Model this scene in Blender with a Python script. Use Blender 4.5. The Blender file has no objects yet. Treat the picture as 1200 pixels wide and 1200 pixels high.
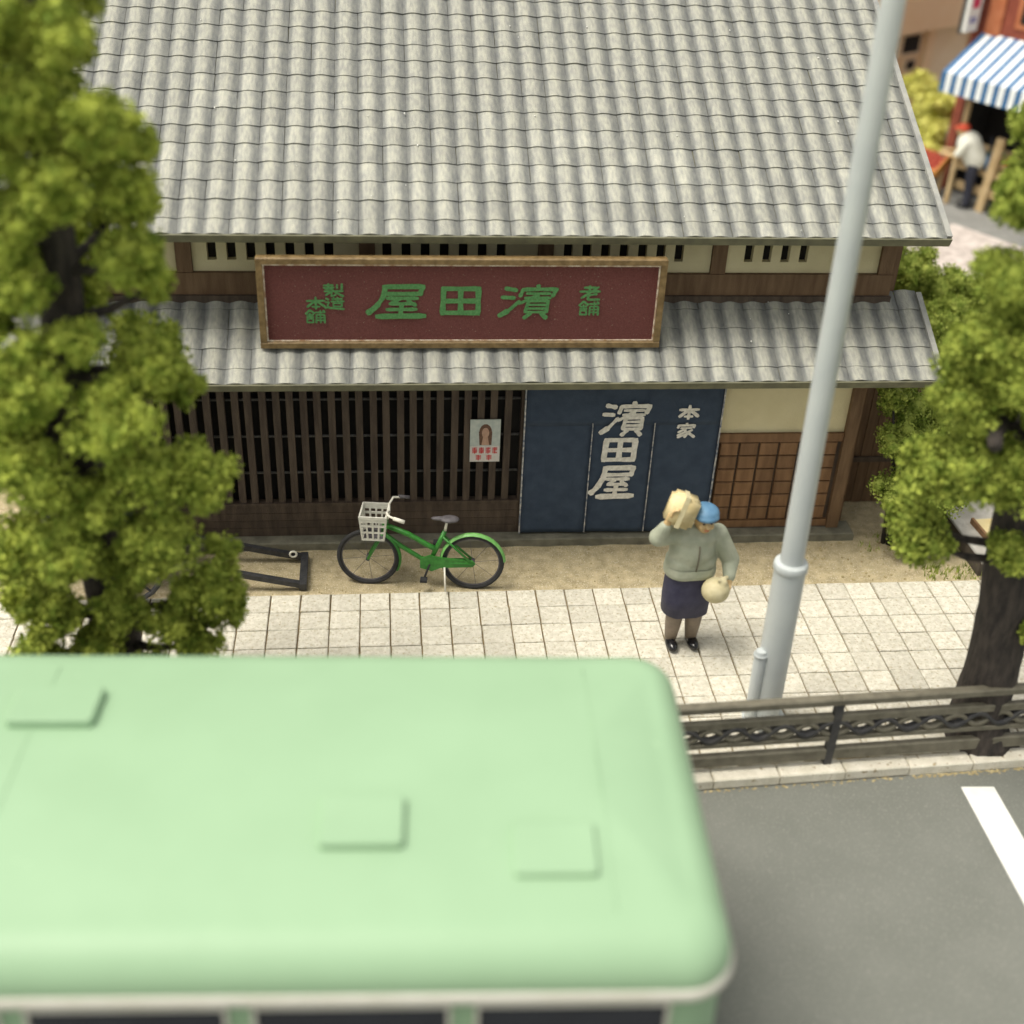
import bpy, bmesh, math, random
import numpy as np
from mathutils import Vector, Matrix, noise as mnoise

random.seed(7)
rng = np.random.default_rng(7)
S = bpy.context.scene
COL = S.collection
R = math.radians

# ------------------------------------------------------------------ camera
CAM_H = 7.65
TILT, YAW, ROLL = R(32.705), R(6.783), R(2.772)
fwd = Vector((math.sin(YAW) * math.cos(TILT), math.cos(YAW) * math.cos(TILT), -math.sin(TILT)))
right = Vector((math.cos(YAW), -math.sin(YAW), 0))
up = right.cross(fwd)
cx = math.cos(ROLL) * right + math.sin(ROLL) * up
cy = -math.sin(ROLL) * right + math.cos(ROLL) * up
camd = bpy.data.cameras.new("camera")
camo = bpy.data.objects.new("camera", camd)
COL.objects.link(camo)
camo.matrix_world = Matrix(((cx.x, cy.x, -fwd.x, 0), (cx.y, cy.y, -fwd.y, 0), (cx.z, cy.z, -fwd.z, CAM_H), (0, 0, 0, 1)))
camd.sensor_width = 36
camd.lens = 1461.7 / 1200 * 36
camd.clip_start = 0.1
camd.clip_end = 2000
camd.dof.use_dof = True
camd.dof.focus_distance = 12.75
camd.dof.aperture_fstop = 0.0439 / 0.135
S.camera = camo

# ------------------------------------------------------------------ light
SUN_EL, SUN_AZ = R(67), R(-98)           # azimuth from +Y towards +X: soft light from the left, high above
w = bpy.data.worlds.new("World")
S.world = w
w.use_nodes = True
nt = w.node_tree
bg = nt.nodes["Background"]
sky = nt.nodes.new("ShaderNodeTexSky")
sky.sky_type = 'NISHITA'
sky.sun_disc = False
sky.sun_elevation = SUN_EL
sky.sun_rotation = SUN_AZ
sky.dust_density = 4.0
sky.ozone_density = 0.6
hsv = nt.nodes.new("ShaderNodeHueSaturation")     # a hazy, nearly white sky
hsv.inputs["Saturation"].default_value = 0.30
nt.links.new(sky.outputs[0], hsv.inputs["Color"])
tint = nt.nodes.new("ShaderNodeMixRGB")
tint.blend_type = 'MULTIPLY'
tint.inputs[0].default_value = 1.0
tint.inputs[2].default_value = (1.0, 0.965, 0.86, 1)
nt.links.new(hsv.outputs[0], tint.inputs[1])
nt.links.new(tint.outputs[0], bg.inputs[0])
bg.inputs[1].default_value = 0.14
sd = bpy.data.lights.new("sun", 'SUN')
sd.energy = 1.5
sd.angle = R(26)
sd.color = (1.0, 0.95, 0.86)
so = bpy.data.objects.new("sun", sd)
COL.objects.link(so)
sv = Vector((math.sin(SUN_AZ) * math.cos(SUN_EL), math.cos(SUN_AZ) * math.cos(SUN_EL), math.sin(SUN_EL)))
so.rotation_euler = sv.to_track_quat('Z', 'Y').to_euler()
so.location = sv * 30
S.view_settings.view_transform = 'Standard'
S.view_settings.look = 'None'
S.view_settings.gamma = 1
S.view_settings.use_curve_mapping = False
S.view_settings.exposure = 0.70

# ------------------------------------------------------------------ materials
M = {}
def mat(name, c1, c2=None, scale=3.0, rough=0.7, bump=0.0, bscale=40.0, rand=0.0, stretch=(1, 1, 1), metal=0.0,
        coat=0.0, spec=0.5, detail=4.0, specks=None, emit=None):
    m = bpy.data.materials.new(name)
    m.use_nodes = True
    n, l = m.node_tree.nodes, m.node_tree.links
    p = n["Principled BSDF"]
    p.inputs["Roughness"].default_value = rough
    p.inputs["Metallic"].default_value = metal
    p.inputs["Coat Weight"].default_value = coat
    p.inputs["Specular IOR Level"].default_value = spec
    c2 = c2 or c1
    geo = n.new("ShaderNodeNewGeometry")
    mp = n.new("ShaderNodeMapping")
    mp.inputs["Scale"].default_value = stretch
    l.new(geo.outputs["Position"], mp.inputs["Vector"])
    nz = n.new("ShaderNodeTexNoise")
    nz.inputs["Scale"].default_value = scale
    nz.inputs["Detail"].default_value = detail
    l.new(mp.outputs[0], nz.inputs["Vector"])
    cr = n.new("ShaderNodeValToRGB")
    cr.color_ramp.elements[0].position = 0.34
    cr.color_ramp.elements[1].position = 0.66
    cr.color_ramp.elements[0].color = (*c1, 1)
    cr.color_ramp.elements[1].color = (*c2, 1)
    l.new(nz.outputs["Fac"], cr.inputs[0])
    out = cr.outputs[0]
    if specks:
        n2 = n.new("ShaderNodeTexNoise")
        n2.inputs["Scale"].default_value = specks[1]
        n2.inputs["Detail"].default_value = 2
        l.new(geo.outputs["Position"], n2.inputs["Vector"])
        r2 = n.new("ShaderNodeValToRGB")
        r2.color_ramp.elements[0].position = specks[2]
        r2.color_ramp.elements[1].position = specks[2] + specks[3]
        l.new(n2.outputs["Fac"], r2.inputs[0])
        mx = n.new("ShaderNodeMixRGB")
        mx.inputs[2].default_value = (*specks[0], 1)
        l.new(r2.outputs[0], mx.inputs[0])
        l.new(out, mx.inputs[1])
        out = mx.outputs[0]
    if rand:
        oi = n.new("ShaderNodeObjectInfo")
        mr = n.new("ShaderNodeMapRange")
        mr.inputs["To Min"].default_value = 1 - rand
        mr.inputs["To Max"].default_value = 1 + rand
        l.new(oi.outputs["Random"], mr.inputs[0])
        hs = n.new("ShaderNodeHueSaturation")
        l.new(mr.outputs[0], hs.inputs["Value"])
        l.new(out, hs.inputs["Color"])
        out = hs.outputs[0]
    l.new(out, p.inputs["Base Color"])
    if bump:
        nb = n.new("ShaderNodeTexNoise")
        nb.inputs["Scale"].default_value = bscale
        nb.inputs["Detail"].default_value = 5
        l.new(mp.outputs[0], nb.inputs["Vector"])
        bp = n.new("ShaderNodeBump")
        bp.inputs["Strength"].default_value = bump
        bp.inputs["Distance"].default_value = 0.02
        l.new(nb.outputs["Fac"], bp.inputs["Height"])
        l.new(bp.outputs[0], p.inputs["Normal"])
    M[name] = m
    return m

mat('tile', (.265, .272, .266), (.375, .378, .345), 15, .8, .5, 60, rand=.13, stretch=(2.2, .6, .6))
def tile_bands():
    # every tile has a paler roll and a greyer channel beside it
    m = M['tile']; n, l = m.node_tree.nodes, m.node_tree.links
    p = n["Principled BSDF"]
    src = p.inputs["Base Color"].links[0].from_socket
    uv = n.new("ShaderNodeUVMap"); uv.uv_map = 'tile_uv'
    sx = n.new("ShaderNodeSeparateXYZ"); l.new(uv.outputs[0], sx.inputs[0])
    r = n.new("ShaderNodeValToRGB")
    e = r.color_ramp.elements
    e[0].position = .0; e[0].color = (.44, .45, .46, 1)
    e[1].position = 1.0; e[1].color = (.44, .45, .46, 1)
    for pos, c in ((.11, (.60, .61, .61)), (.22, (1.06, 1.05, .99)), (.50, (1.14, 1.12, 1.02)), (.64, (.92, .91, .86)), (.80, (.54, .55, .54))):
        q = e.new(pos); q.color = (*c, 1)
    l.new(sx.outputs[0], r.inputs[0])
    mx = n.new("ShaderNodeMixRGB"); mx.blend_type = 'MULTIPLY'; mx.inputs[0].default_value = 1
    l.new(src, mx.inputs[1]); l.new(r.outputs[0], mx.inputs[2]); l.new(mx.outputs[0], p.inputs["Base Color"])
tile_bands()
mat('tile_edge', (.115, .115, .075), (.175, .17, .105), 8, .75)
mat('plaster', (.62, .55, .34), (.70, .63, .41), 2.5, .85, .25, 60)
mat('wood_dark', (.050, .033, .024), (.095, .068, .048), 5, .7, .5, 50, rand=.12, stretch=(3, 3, .5))
mat('wood_mid', (.15, .075, .032), (.23, .125, .058), 5, .65, .5, 50, rand=.14, stretch=(3, 3, .6))
mat('wood_post', (.12, .066, .032), (.19, .115, .060), 6, .65, .4, 50, stretch=(3, 3, .4))
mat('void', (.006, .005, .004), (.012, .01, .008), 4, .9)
mat('rod', (.07, .066, .06), (.15, .145, .135), 40, .6)
mat('step_stone', (.12, .115, .085), (.21, .20, .15), 6, .85, .6, 40)
mat('sign_red', (.135, .030, .026), (.19, .052, .044), 60, .55, .9, 160, specks=((.30, .20, .15), 55, .70, .04))
mat('sign_frame', (.15, .095, .035), (.26, .175, .075), 14, .5, .4, 60)
mat('sign_edge', (.42, .25, .15), (.88, .80, .66), 20, .6)
mat('sign_green', (.06, .21, .06), (.11, .30, .10), 60, .6, .4, 120)
mat('noren', (.027, .046, .082), (.040, .064, .106), 8, .8, .5, 150)
mat('noren_seam', (.10, .13, .20), (.62, .60, .55), 26, .7)
mat('noren_ink', (.62, .60, .54), (.80, .78, .72), 30, .8)
mat('paver', (.54, .51, .42), (.69, .66, .57), 16, .85, .8, 45, rand=.10, specks=((.44, .39, .27), 34, .56, .14))
mat('grout', (.13, .095, .045), (.24, .18, .09), 14, .95)
mat('kerb', (.60, .565, .46), (.74, .70, .60), 9, .85, .6, 45, rand=.08, specks=((.34, .27, .16), 18, .62, .1))
mat('sand', (.44, .36, .21), (.64, .54, .335), 9, .95, 1.0, 130, specks=((.80, .73, .55), 75, .60, .05))
mat('asphalt', (.180, .188, .166), (.202, .209, .186), 2.0, .85, .7, 160, specks=((.30, .30, .265), 95, .60, .08))
mat('asphalt_back', (.19, .19, .18), (.25, .25, .235), 5, .85, .3, 120)
mat('road_paint', (.72, .72, .68), (.80, .80, .76), 8, .7, .3, 80, specks=((.42, .42, .38), 40, .68, .06))
mat('pale_paving', (.36, .31, .285), (.60, .54, .50), 9, .85, .4, 60)
mat('earth', (.22, .19, .11), (.33, .29, .18), 2, .95, .6, 40)
mat('bus_green', (.265, .405, .255), (.282, .428, .272), 1.6, .5, .04, 12, spec=.35, specks=((.40, .56, .36), 7, .74, .06))
mat('bus_white', (.54, .53, .46), (.60, .59, .53), 5, .4)
mat('bus_glass', (.010, .012, .022), (.015, .018, .03), 3, .12)
mat('rubber', (.015, .015, .016), (.028, .028, .03), 20, .8)
mat('chrome', (.55, .55, .55), (.6, .6, .6), 5, .3, metal=.9)
mat('pole', (.47, .505, .51), (.52, .555, .55), 3, .42, .06, 30)
mat('fence', (.115, .105, .075), (.175, .16, .118), 10, .6, .3, 60)
mat('fence_dark', (.030, .030, .034), (.06, .058, .056), 10, .6, .3, 60)
mat('bark', (.024, .020, .018), (.066, .053, .044), 9, .9, 1.0, 26, stretch=(2, 2, .6))
mat('leaf', (.135, .195, .022), (.49, .55, .095), 9.0, .75, detail=6, spec=.2)
mat('leaf_right', (.12, .175, .022), (.41, .47, .085), 11.0, .75, detail=6, spec=.2)
mat('leaf_bush', (.11, .17, .016), (.40, .46, .10), 9, .75, detail=6, spec=.2)
mat('leaf_yellow', (.42, .42, .06), (.80, .78, .26), 5, .75, detail=6, spec=.2)
mat('bike_green', (.022, .145, .018), (.040, .235, .030), 20, .4, .2, 80)
mat('bike_fender', (.13, .36, .08), (.20, .46, .14), 20, .4, .2, 80)
mat('basket', (.58, .57, .50), (.66, .65, .58), 20, .6)
mat('grip', (.70, .68, .58), (.78, .76, .68), 20, .5)
mat('saddle', (.07, .065, .07), (.12, .11, .12), 20, .6)
mat('cart', (.018, .019, .022), (.04, .04, .042), 14, .55, .5, 60)
mat('poster', (.42, .48, .46), (.54, .58, .54), 18, .5)
mat('poster_hair', (.10, .045, .025), (.16, .08, .05), 30, .6)
mat('poster_skin', (.45, .27, .19), (.52, .33, .24), 30, .6)
mat('poster_red', (.55, .05, .05), (.62, .10, .10), 60, .6)
mat('poster_white', (.62, .58, .54), (.68, .64, .62), 30, .6)
mat('skin', (.52, .36, .17), (.58, .42, .22), 14, .55)
mat('lip', (.50, .20, .10), (.52, .22, .12), 14, .55)
mat('eye', (.03, .025, .02), (.05, .04, .03), 14, .4)
mat('hair', (.10, .06, .035), (.15, .09, .05), 40, .6)
mat('cap_blue', (.075, .18, .31), (.11, .24, .38), 12, .55, .15, 60)
mat('jacket', (.33, .36, .275), (.41, .43, .335), 9, .6, .25, 40)
mat('skirt', (.022, .022, .055), (.036, .036, .075), 12, .65, .2, 50)
mat('stocking', (.19, .15, .115), (.25, .20, .155), 14, .6)
mat('shoe', (.008, .008, .009), (.014, .014, .016), 14, .16)
mat('parcel', (.62, .50, .25), (.70, .59, .34), 9, .65, .2, 40)
mat('bundle', (.52, .46, .27), (.62, .56, .36), 9, .65, .2, 40)
mat('white_shirt', (.68, .68, .58), (.76, .76, .68), 6, .7)
mat('trousers', (.018, .02, .035), (.03, .032, .05), 6, .7)
mat('cap_red', (.62, .07, .03), (.70, .12, .05), 8, .6)
mat('bag_blue', (.06, .13, .24), (.09, .18, .32), 8, .6)
mat('stall_wood', (.48, .34, .17), (.60, .45, .25), 6, .7, .3, 40)
mat('awning_white', (.78, .82, .82), (.84, .87, .86), 4, .6)
mat('awning_blue', (.022, .11, .27), (.03, .14, .31), 4, .6)
mat('brick_red', (.20, .045, .025), (.30, .075, .04), 5, .8)
mat('brick_orange', (.42, .13, .05), (.50, .18, .08), 5, .8)
mat('peach', (.86, .68, .43), (.88, .72, .48), 3, .8)
mat('peach_pale', (.84, .74, .52), (.87, .78, .58), 3, .8)
mat('sign_white', (.68, .68, .64), (.74, .74, .70), 4, .6)
mat('mag', (.55, .03, .10), (.6, .05, .13), 6, .6)
mat('ink_blue', (.12, .13, .35), (.16, .18, .42), 6, .6)
mat('green_goods', (.03, .16, .06), (.05, .22, .09), 6, .6)
mat('red_goods', (.42, .06, .04), (.50, .10, .06), 6, .6)
mat('orange_goods', (.62, .26, .05), (.70, .34, .09), 6, .6)
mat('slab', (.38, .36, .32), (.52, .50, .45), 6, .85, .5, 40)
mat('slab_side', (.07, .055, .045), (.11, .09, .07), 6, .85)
mat('board_yellow', (.62, .50, .24), (.70, .60, .34), 6, .75)
mat('ridge', (.24, .245, .24), (.34, .34, .31), 6, .8, .4, 50)
mat('debris', (.34, .27, .12), (.50, .42, .24), 20, .9)

# ------------------------------------------------------------------ mesh helpers
class MB:
    def __init__(s):
        s.v = []; s.f = []
    def add(s, vs, fs):
        o = len(s.v)
        s.v += [tuple(v) for v in vs]
        s.f += [tuple(i + o for i in f) for f in fs]
        return s
    def box(s, x0, x1, y0, y1, z0, z1, T=None):
        vs = [Vector(p) for p in ((x0, y0, z0), (x1, y0, z0), (x1, y1, z0), (x0, y1, z0), (x0, y0, z1), (x1, y0, z1), (x1, y1, z1), (x0, y1, z1))]
        if T: vs = [T @ v for v in vs]
        return s.add(vs, [(3, 2, 1, 0), (4, 5, 6, 7), (0, 1, 5, 4), (1, 2, 6, 5), (2, 3, 7, 6), (3, 0, 4, 7)])
    def bbox(s, x0, x1, y0, y1, z0, z1, b=.01, T=None):
        # box whose upper edges are chamfered
        vs = [(x0, y0, z0), (x1, y0, z0), (x1, y1, z0), (x0, y1, z0), (x0, y0, z1 - b), (x1, y0, z1 - b), (x1, y1, z1 - b), (x0, y1, z1 - b),
              (x0 + b, y0 + b, z1), (x1 - b, y0 + b, z1), (x1 - b, y1 - b, z1), (x0 + b, y1 - b, z1)]
        vs = [Vector(v) for v in vs]
        if T: vs = [T @ v for v in vs]
        return s.add(vs, [(3, 2, 1, 0), (0, 1, 5, 4), (1, 2, 6, 5), (2, 3, 7, 6), (3, 0, 4, 7), (4, 5, 9, 8), (5, 6, 10, 9), (6, 7, 11, 10), (7, 4, 8, 11), (8, 9, 10, 11)])
    def tube(s, pts, rad, n=8, caps=True, closed=False):
        pts = [Vector(p) for p in pts]
        if not hasattr(rad, '__len__'): rad = [rad] * len(pts)
        rings = []
        ref = None
        m = len(pts)
        for i, p in enumerate(pts):
            if closed: t = pts[(i + 1) % m] - pts[i - 1]
            else: t = pts[min(i + 1, m - 1)] - pts[max(i - 1, 0)]
            t.normalize()
            if ref is None:
                ref = Vector((0, 0, 1)) if abs(t.z) < .9 else Vector((1, 0, 0))
            a = (ref - t * ref.dot(t))
            if a.length < 1e-4: a = t.orthogonal()
            a.normalize(); ref = a
            b = t.cross(a)
            rings.append([p + (a * math.cos(2 * math.pi * k / n) + b * math.sin(2 * math.pi * k / n)) * rad[i] for k in range(n)])
        vs = [v for r in rings for v in r]
        fs = []
        for i in range(m if closed else m - 1):
            j = (i + 1) % m
            for k in range(n):
                fs.append((i * n + k, i * n + (k + 1) % n, j * n + (k + 1) % n, j * n + k))
        if caps and not closed:
            fs.append(tuple(range(n))[::-1]); fs.append(tuple((m - 1) * n + k for k in range(n)))
        return s.add(vs, fs)
    def bar(s, p, q, wx, wz):
        p, q = Vector(p), Vector(q)
        t = (q - p).normalized()
        u = Vector((0, 0, 1))
        if abs(t.z) > .95: u = Vector((0, 1, 0))
        a = t.cross(u).normalized(); b = a.cross(t).normalized()
        vs = []
        for c in (p, q):
            for sx, sz in ((-1, -1), (1, -1), (1, 1), (-1, 1)):
                vs.append(c + a * sx * wx / 2 + b * sz * wz / 2)
        return s.add(vs, [(0, 1, 2, 3), (7, 6, 5, 4), (0, 4, 5, 1), (1, 5, 6, 2), (2, 6, 7, 3), (3, 7, 4, 0)])
    def ell(s, c, r, nu=14, nv=9, T=None):
        vs = []; fs = []
        c = Vector(c)
        for j in range(nv + 1):
            th = math.pi * j / nv
            for i in range(nu):
                ph = 2 * math.pi * i / nu
                d = Vector((r[0] * math.sin(th) * math.cos(ph), r[1] * math.sin(th) * math.sin(ph), r[2] * math.cos(th)))
                if T: d = T @ d
                vs.append(c + d)
        for j in range(nv):
            for i in range(nu):
                fs.append((j * nu + i, (j + 1) * nu + i, (j + 1) * nu + (i + 1) % nu, j * nu + (i + 1) % nu))
        return s.add(vs, fs)
    def cap(s, p, q, r0, r1, n=12):
        # tapered capsule
        s.tube([p, q], [r0, r1], n)
        s.ell(p, (r0,) * 3, n, 7); s.ell(q, (r1,) * 3, n, 7)
        return s
    def disc_y(s, c, r, n=16, rz=None):
        rz = rz or r
        vs = [(c[0] + r * math.cos(2 * math.pi * k / n), c[1], c[2] + rz * math.sin(2 * math.pi * k / n)) for k in range(n)]
        return s.add(vs, [tuple(range(n))])
    def mesh(s, name):
        me = bpy.data.meshes.new(name)
        me.from_pydata(s.v, [], s.f)
        me.update()
        return me

def link(name, data, parent=None, material=None, smooth=False):
    if data is not None and smooth:
        data.polygons.foreach_set('use_smooth', [True] * len(data.polygons))
    o = bpy.data.objects.new(name, data)
    COL.objects.link(o)
    if material and not data.materials:
        data.materials.append(M[material])
    if parent: o.parent = parent
    return o

WORLDP = {}
def obj(name, mb, material, parent=None, smooth=False):
    """one mesh object; parts of things listed in WORLDP are given in world coordinates"""
    o = link(name, mb.mesh(name), parent, material, smooth)
    root = parent
    while root is not None and root.parent is not None: root = root.parent
    if root is not None and root.name in WORLDP and parent is root:
        o.matrix_parent_inverse = Matrix.Translation(-Vector(WORLDP[root.name]))
    return o

def tag(o, label, cat, group=None):
    o['label'] = label; o['category'] = cat
    if group: o['group'] = group
    return o
def kind(o, k):
    o['kind'] = k
    return o
def thing(name, label, cat, loc=(0, 0, 0), rz=0, group=None, world=False):
    o = bpy.data.objects.new(name, None)
    COL.objects.link(o)
    o.empty_display_size = .2
    o.location = loc
    o.rotation_euler = (0, 0, rz)
    tag(o, label, cat, group)
    if world: WORLDP[o.name] = loc
    return o
def smooth_by_angle(o, ang=40):
    me = o.data
    me.polygons.foreach_set('use_smooth', [True] * len(me.polygons))
    bm = bmesh.new(); bm.from_mesh(me)
    for e in bm.edges:
        if len(e.link_faces) == 2 and e.calc_face_angle(0) > R(ang): e.smooth = False
    bm.to_mesh(me); bm.free()
    return o
def remeshed(mb, voxel, smooth=3):
    me = mb.mesh('tmp')
    o = bpy.data.objects.new('tmp', me)
    COL.objects.link(o)
    r = o.modifiers.new('r', 'REMESH'); r.mode = 'VOXEL'; r.voxel_size = voxel
    if smooth:
        sm = o.modifiers.new('s', 'SMOOTH'); sm.iterations = smooth; sm.factor = .5
    dg = bpy.context.evaluated_depsgraph_get()
    out = bpy.data.meshes.new_from_object(o.evaluated_get(dg))
    bpy.data.objects.remove(o); bpy.data.meshes.remove(me)
    out.polygons.foreach_set('use_smooth', [True] * len(out.polygons))
    return out
def rm(name, mb, voxel, material, parent, smooth=3):
    me = remeshed(mb, voxel, smooth)
    me.name = name
    me.materials.clear()
    me.materials.append(M[material])
    o = bpy.data.objects.new(name, me)
    COL.objects.link(o)
    o.parent = parent
    return o

_f, _r, _u = Vector(fwd), Vector(cx), Vector(cy)
def project(p):
    d = Vector(p) - Vector((0, 0, CAM_H))
    z = d.dot(_f)
    return 600 + 1461.7 * d.dot(_r) / z, 600 - 1461.7 * d.dot(_u) / z, z

# ================================================================== SETTING
kind(obj('ground', MB().add([(-400, -400, -.13), (400, -400, -.13), (400, 400, -.13), (-400, 400, -.13)], [(0, 1, 2, 3)]), 'earth'), 'structure')
def kerb_y(x): return 7.575 + .045 * (x - 3.9)
kind(obj('road', MB().add([(-60, -12, -.1), (60, -12, -.1), (60, kerb_y(60) - 1.2, -.1), (9.5, kerb_y(9.5) + .05, -.1), (-9, kerb_y(-9) + .05, -.1), (-60, kerb_y(-9) + .05, -.1)], [(0, 1, 2, 3, 4, 5)]), 'asphalt'), 'structure')
mk = MB().add([(4.945, 2.0, -.096), (5.243, 2.0, -.096), (5.243, 7.43, -.096), (4.945, 7.445, -.096)], [(0, 1, 2, 3)])
kind(obj('road_marking', mk, 'road_paint'), 'structure')
# pavement bed with its pavers
pv = [(-9, kerb_y(-9) + .155), (9.5, kerb_y(9.5) + .155), (9.5, 10.345), (-9, 10.345)]
pav = obj('pavement', MB().add([(x, y, -.115) for x, y in pv] + [(x, y, -.022) for x, y in pv], [(3, 2, 1, 0), (4, 5, 6, 7), (0, 1, 5, 4), (1, 2, 6, 5), (2, 3, 7, 6), (3, 0, 4, 7)]), 'grout')
kind(pav, 'structure')
PW, PD = .2995, .2865
X0 = .013
pm = []
for k in range(4):
    b = MB().bbox(-PW / 2 + .0075, PW / 2 - .0075, -PD / 2 + .0045, PD / 2 - .0045, -.03, 0, .006)
    v = [Vector(p) for p in b.v]
    v = [(p.x + random.uniform(-.003, .003), p.y + random.uniform(-.003, .003), p.z) for p in v]
    b.v = v
    me = b.mesh('paver'); me.materials.append(M['paver']); pm.append(me)
rest = MB()
for c in range(-30, 32):
    for r_ in range(0, 11):
        x = X0 + (c + .5) * PW; y = 10.345 - (r_ + .5) * PD
        kb = max(kerb_y(x - PW / 2), kerb_y(x + PW / 2)) + .160
        if y + PD / 2 < kb + .03: continue
        u, v, _ = project((x, y, 0))
        vis = -10 < u < 1215 and v < 1000 and not (v > 775 and u < 755) and not (v > 815 and u < 795)
        z = random.uniform(-.003, .003)
        if vis and y - PD / 2 < kb:
            yc = (kb + y + PD / 2) / 2; hy = (y + PD / 2 - kb) / 2
            o = obj('paver', MB().bbox(-PW / 2 + .007, PW / 2 - .007, -hy + .004, hy - .004, -.03, 0, .006), 'paver', pav)
            o.location = (x, yc, z)
        elif y - PD / 2 < kb:
            rest.bbox(x - PW / 2 + .007, x + PW / 2 - .007, kb, y + PD / 2 - .004, -.03, z, .006)
        elif vis:
            o = link('paver', pm[random.randrange(4)], pav)
            o.location = (x, y, z)
            o.rotation_euler = (random.uniform(-.006, .006), random.uniform(-.006, .006), random.choice((0, math.pi)) + random.uniform(-.004, .004))
        else:
            rest.bbox(x - PW / 2 + .006, x + PW / 2 - .006, y - PD / 2 + .004, y + PD / 2 - .004, -.03, z, .006)
kind(obj('paver_field', rest, 'paver', pav), 'stuff')
# kerb
ker = kind(obj('kerb', MB().add([(-9, kerb_y(-9) + .01, -.104), (9.5, kerb_y(9.5) + .01, -.104), (9.5, kerb_y(9.5) + .16, -.104), (-9, kerb_y(-9) + .16, -.104),
          (-9, kerb_y(-9) + .01, -.03), (9.5, kerb_y(9.5) + .01, -.03), (9.5, kerb_y(9.5) + .16, -.03), (-9, kerb_y(-9) + .16, -.03)],
          [(3, 2, 1, 0), (4, 5, 6, 7), (0, 1, 5, 4), (1, 2, 6, 5), (2, 3, 7, 6), (3, 0, 4, 7)]), 'grout'), 'structure')
km = MB().bbox(-.292, .292, 0, .155, -.098, 0, .012).mesh('kerb_stone'); km.materials.append(M['kerb'])
ka = math.atan(.045)
for i in range(-17, 10):
    x = 4.233 + i * .593
    o = link('kerb_stone', km, ker)
    o.location = (x, kerb_y(x), .012 if x < 4.5 else .004)
    o.rotation_euler = (0, random.uniform(-.004, .004), ka + random.uniform(-.004, .004))
# yard of coarse sand
def grid_sheet(x0, x1, y0, y1, nx, ny, z, amp, sc):
    vs = []; fs = []
    for j in range(ny + 1):
        for i in range(nx + 1):
            x = x0 + (x1 - x0) * i / nx; y = y0 + (y1 - y0) * j / ny
            e = 1 if 0 < i < nx and 0 < j < ny else 0
            vs.append((x, y, z + e * amp * mnoise.noise(Vector((x * sc, y * sc, 3.1)))))
    for j in range(ny):
        for i in range(nx):
            a = j * (nx + 1) + i
            fs.append((a, a + 1, a + nx + 2, a + nx + 1))
    return MB().add(vs, fs)
kind(obj('sand_yard', grid_sheet(-9, 6.33, 10.347, 17.0, 220, 90, -.012, .012, 5.5), 'sand', smooth=True), 'structure')
kind(obj('side_ground', grid_sheet(6.34, 12, 10.35, 17.0, 40, 40, -.03, .02, 3), 'earth', smooth=True), 'structure')
# small stones scattered in the sand
g = MB()
for i in range(900):
    x = random.uniform(-3, 6.2); y = random.uniform(10.36, 11.13); s = random.uniform(.004, .011)
    if x > 4.4 and random.random() < .5: s *= 1.8
    g.ell((x, y, -.008), (s, s * random.uniform(.7, 1.2), s * .7), 5, 3)
kind(obj('gravel', g, 'debris'), 'stuff')
# dust that has gathered along the gutter
g = MB()
for i in range(420):
    x = random.uniform(4.55, 7.2) if i < 320 else random.uniform(1.8, 4.5)
    y = kerb_y(x) - abs(random.gauss(0, .02)) - .004; s = random.uniform(.004, .012)
    g.ell((x, y, -.098), (s * 1.6, s, s * .6), 5, 3)
kind(obj('gutter_dust', g, 'debris'), 'stuff')
# the street beyond the house, on a grid turned 33 degrees
E1 = Vector((.84, .5426, 0)); E2 = Vector((-.5426, .84, 0))
def bgp(u, v, z=0, o=(10.4, 23.08)):     # u along the stall front (towards the camera), v into the shop
    p = Vector((o[0], o[1], 0)) - E2 * u + E1 * v
    return (p.x, p.y, z)
def quad(name, pts, m): return kind(obj(name, MB().add(pts, [(0, 1, 2, 3)]), m), 'structure')
quad('back_road', [(4, 17.2, -.09), (22, 17.2, -.09), (30, 40, -.09), (4, 40, -.09)], 'asphalt_back')
quad('back_pavement', [bgp(8.5, -3.3, -.06), bgp(8.5, .1 - .75, -.06), bgp(1.35, .1 - .75, -.06), bgp(1.75, -3.3, -.06)], 'pale_paving')

# ================================================================== SHOP HOUSE
HX0, HX1 = -3.62, 5.02
YW, YU = 11.30, 11.65
house = thing('shop_house', 'old two-storey timber shop house with grey tiled roofs', 'house', (.7, 11.3, 0), world=True)
def hp(name, mb, m, smooth=False): return obj(name, mb, m, house, smooth)
# dark core and walls
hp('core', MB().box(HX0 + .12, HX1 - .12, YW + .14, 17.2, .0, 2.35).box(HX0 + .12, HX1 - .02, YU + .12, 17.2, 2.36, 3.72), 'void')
hp('side_wall', MB().box(HX1 - .11, HX1 - .03, YW + .1, 17.1, .05, 2.45), 'wood_mid')
hp('side_wall', MB().box(HX0 + .03, HX0 + .11, YW + .1, 17.1, .05, 2.45), 'wood_mid')
hp('upper_side_wall', MB().box(5.02, 5.12, YU + .1, 17.1, 2.45, 3.74), 'plaster')
hp('upper_side_wall', MB().box(HX0 - .12, HX0 - .02, YU + .1, 17.1, 2.45, 3.74), 'plaster')
st = hp('step', MB().bbox(HX0 - .1, 5.18, 11.15, 11.42, -.02, .085, .012), 'step_stone')
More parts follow.
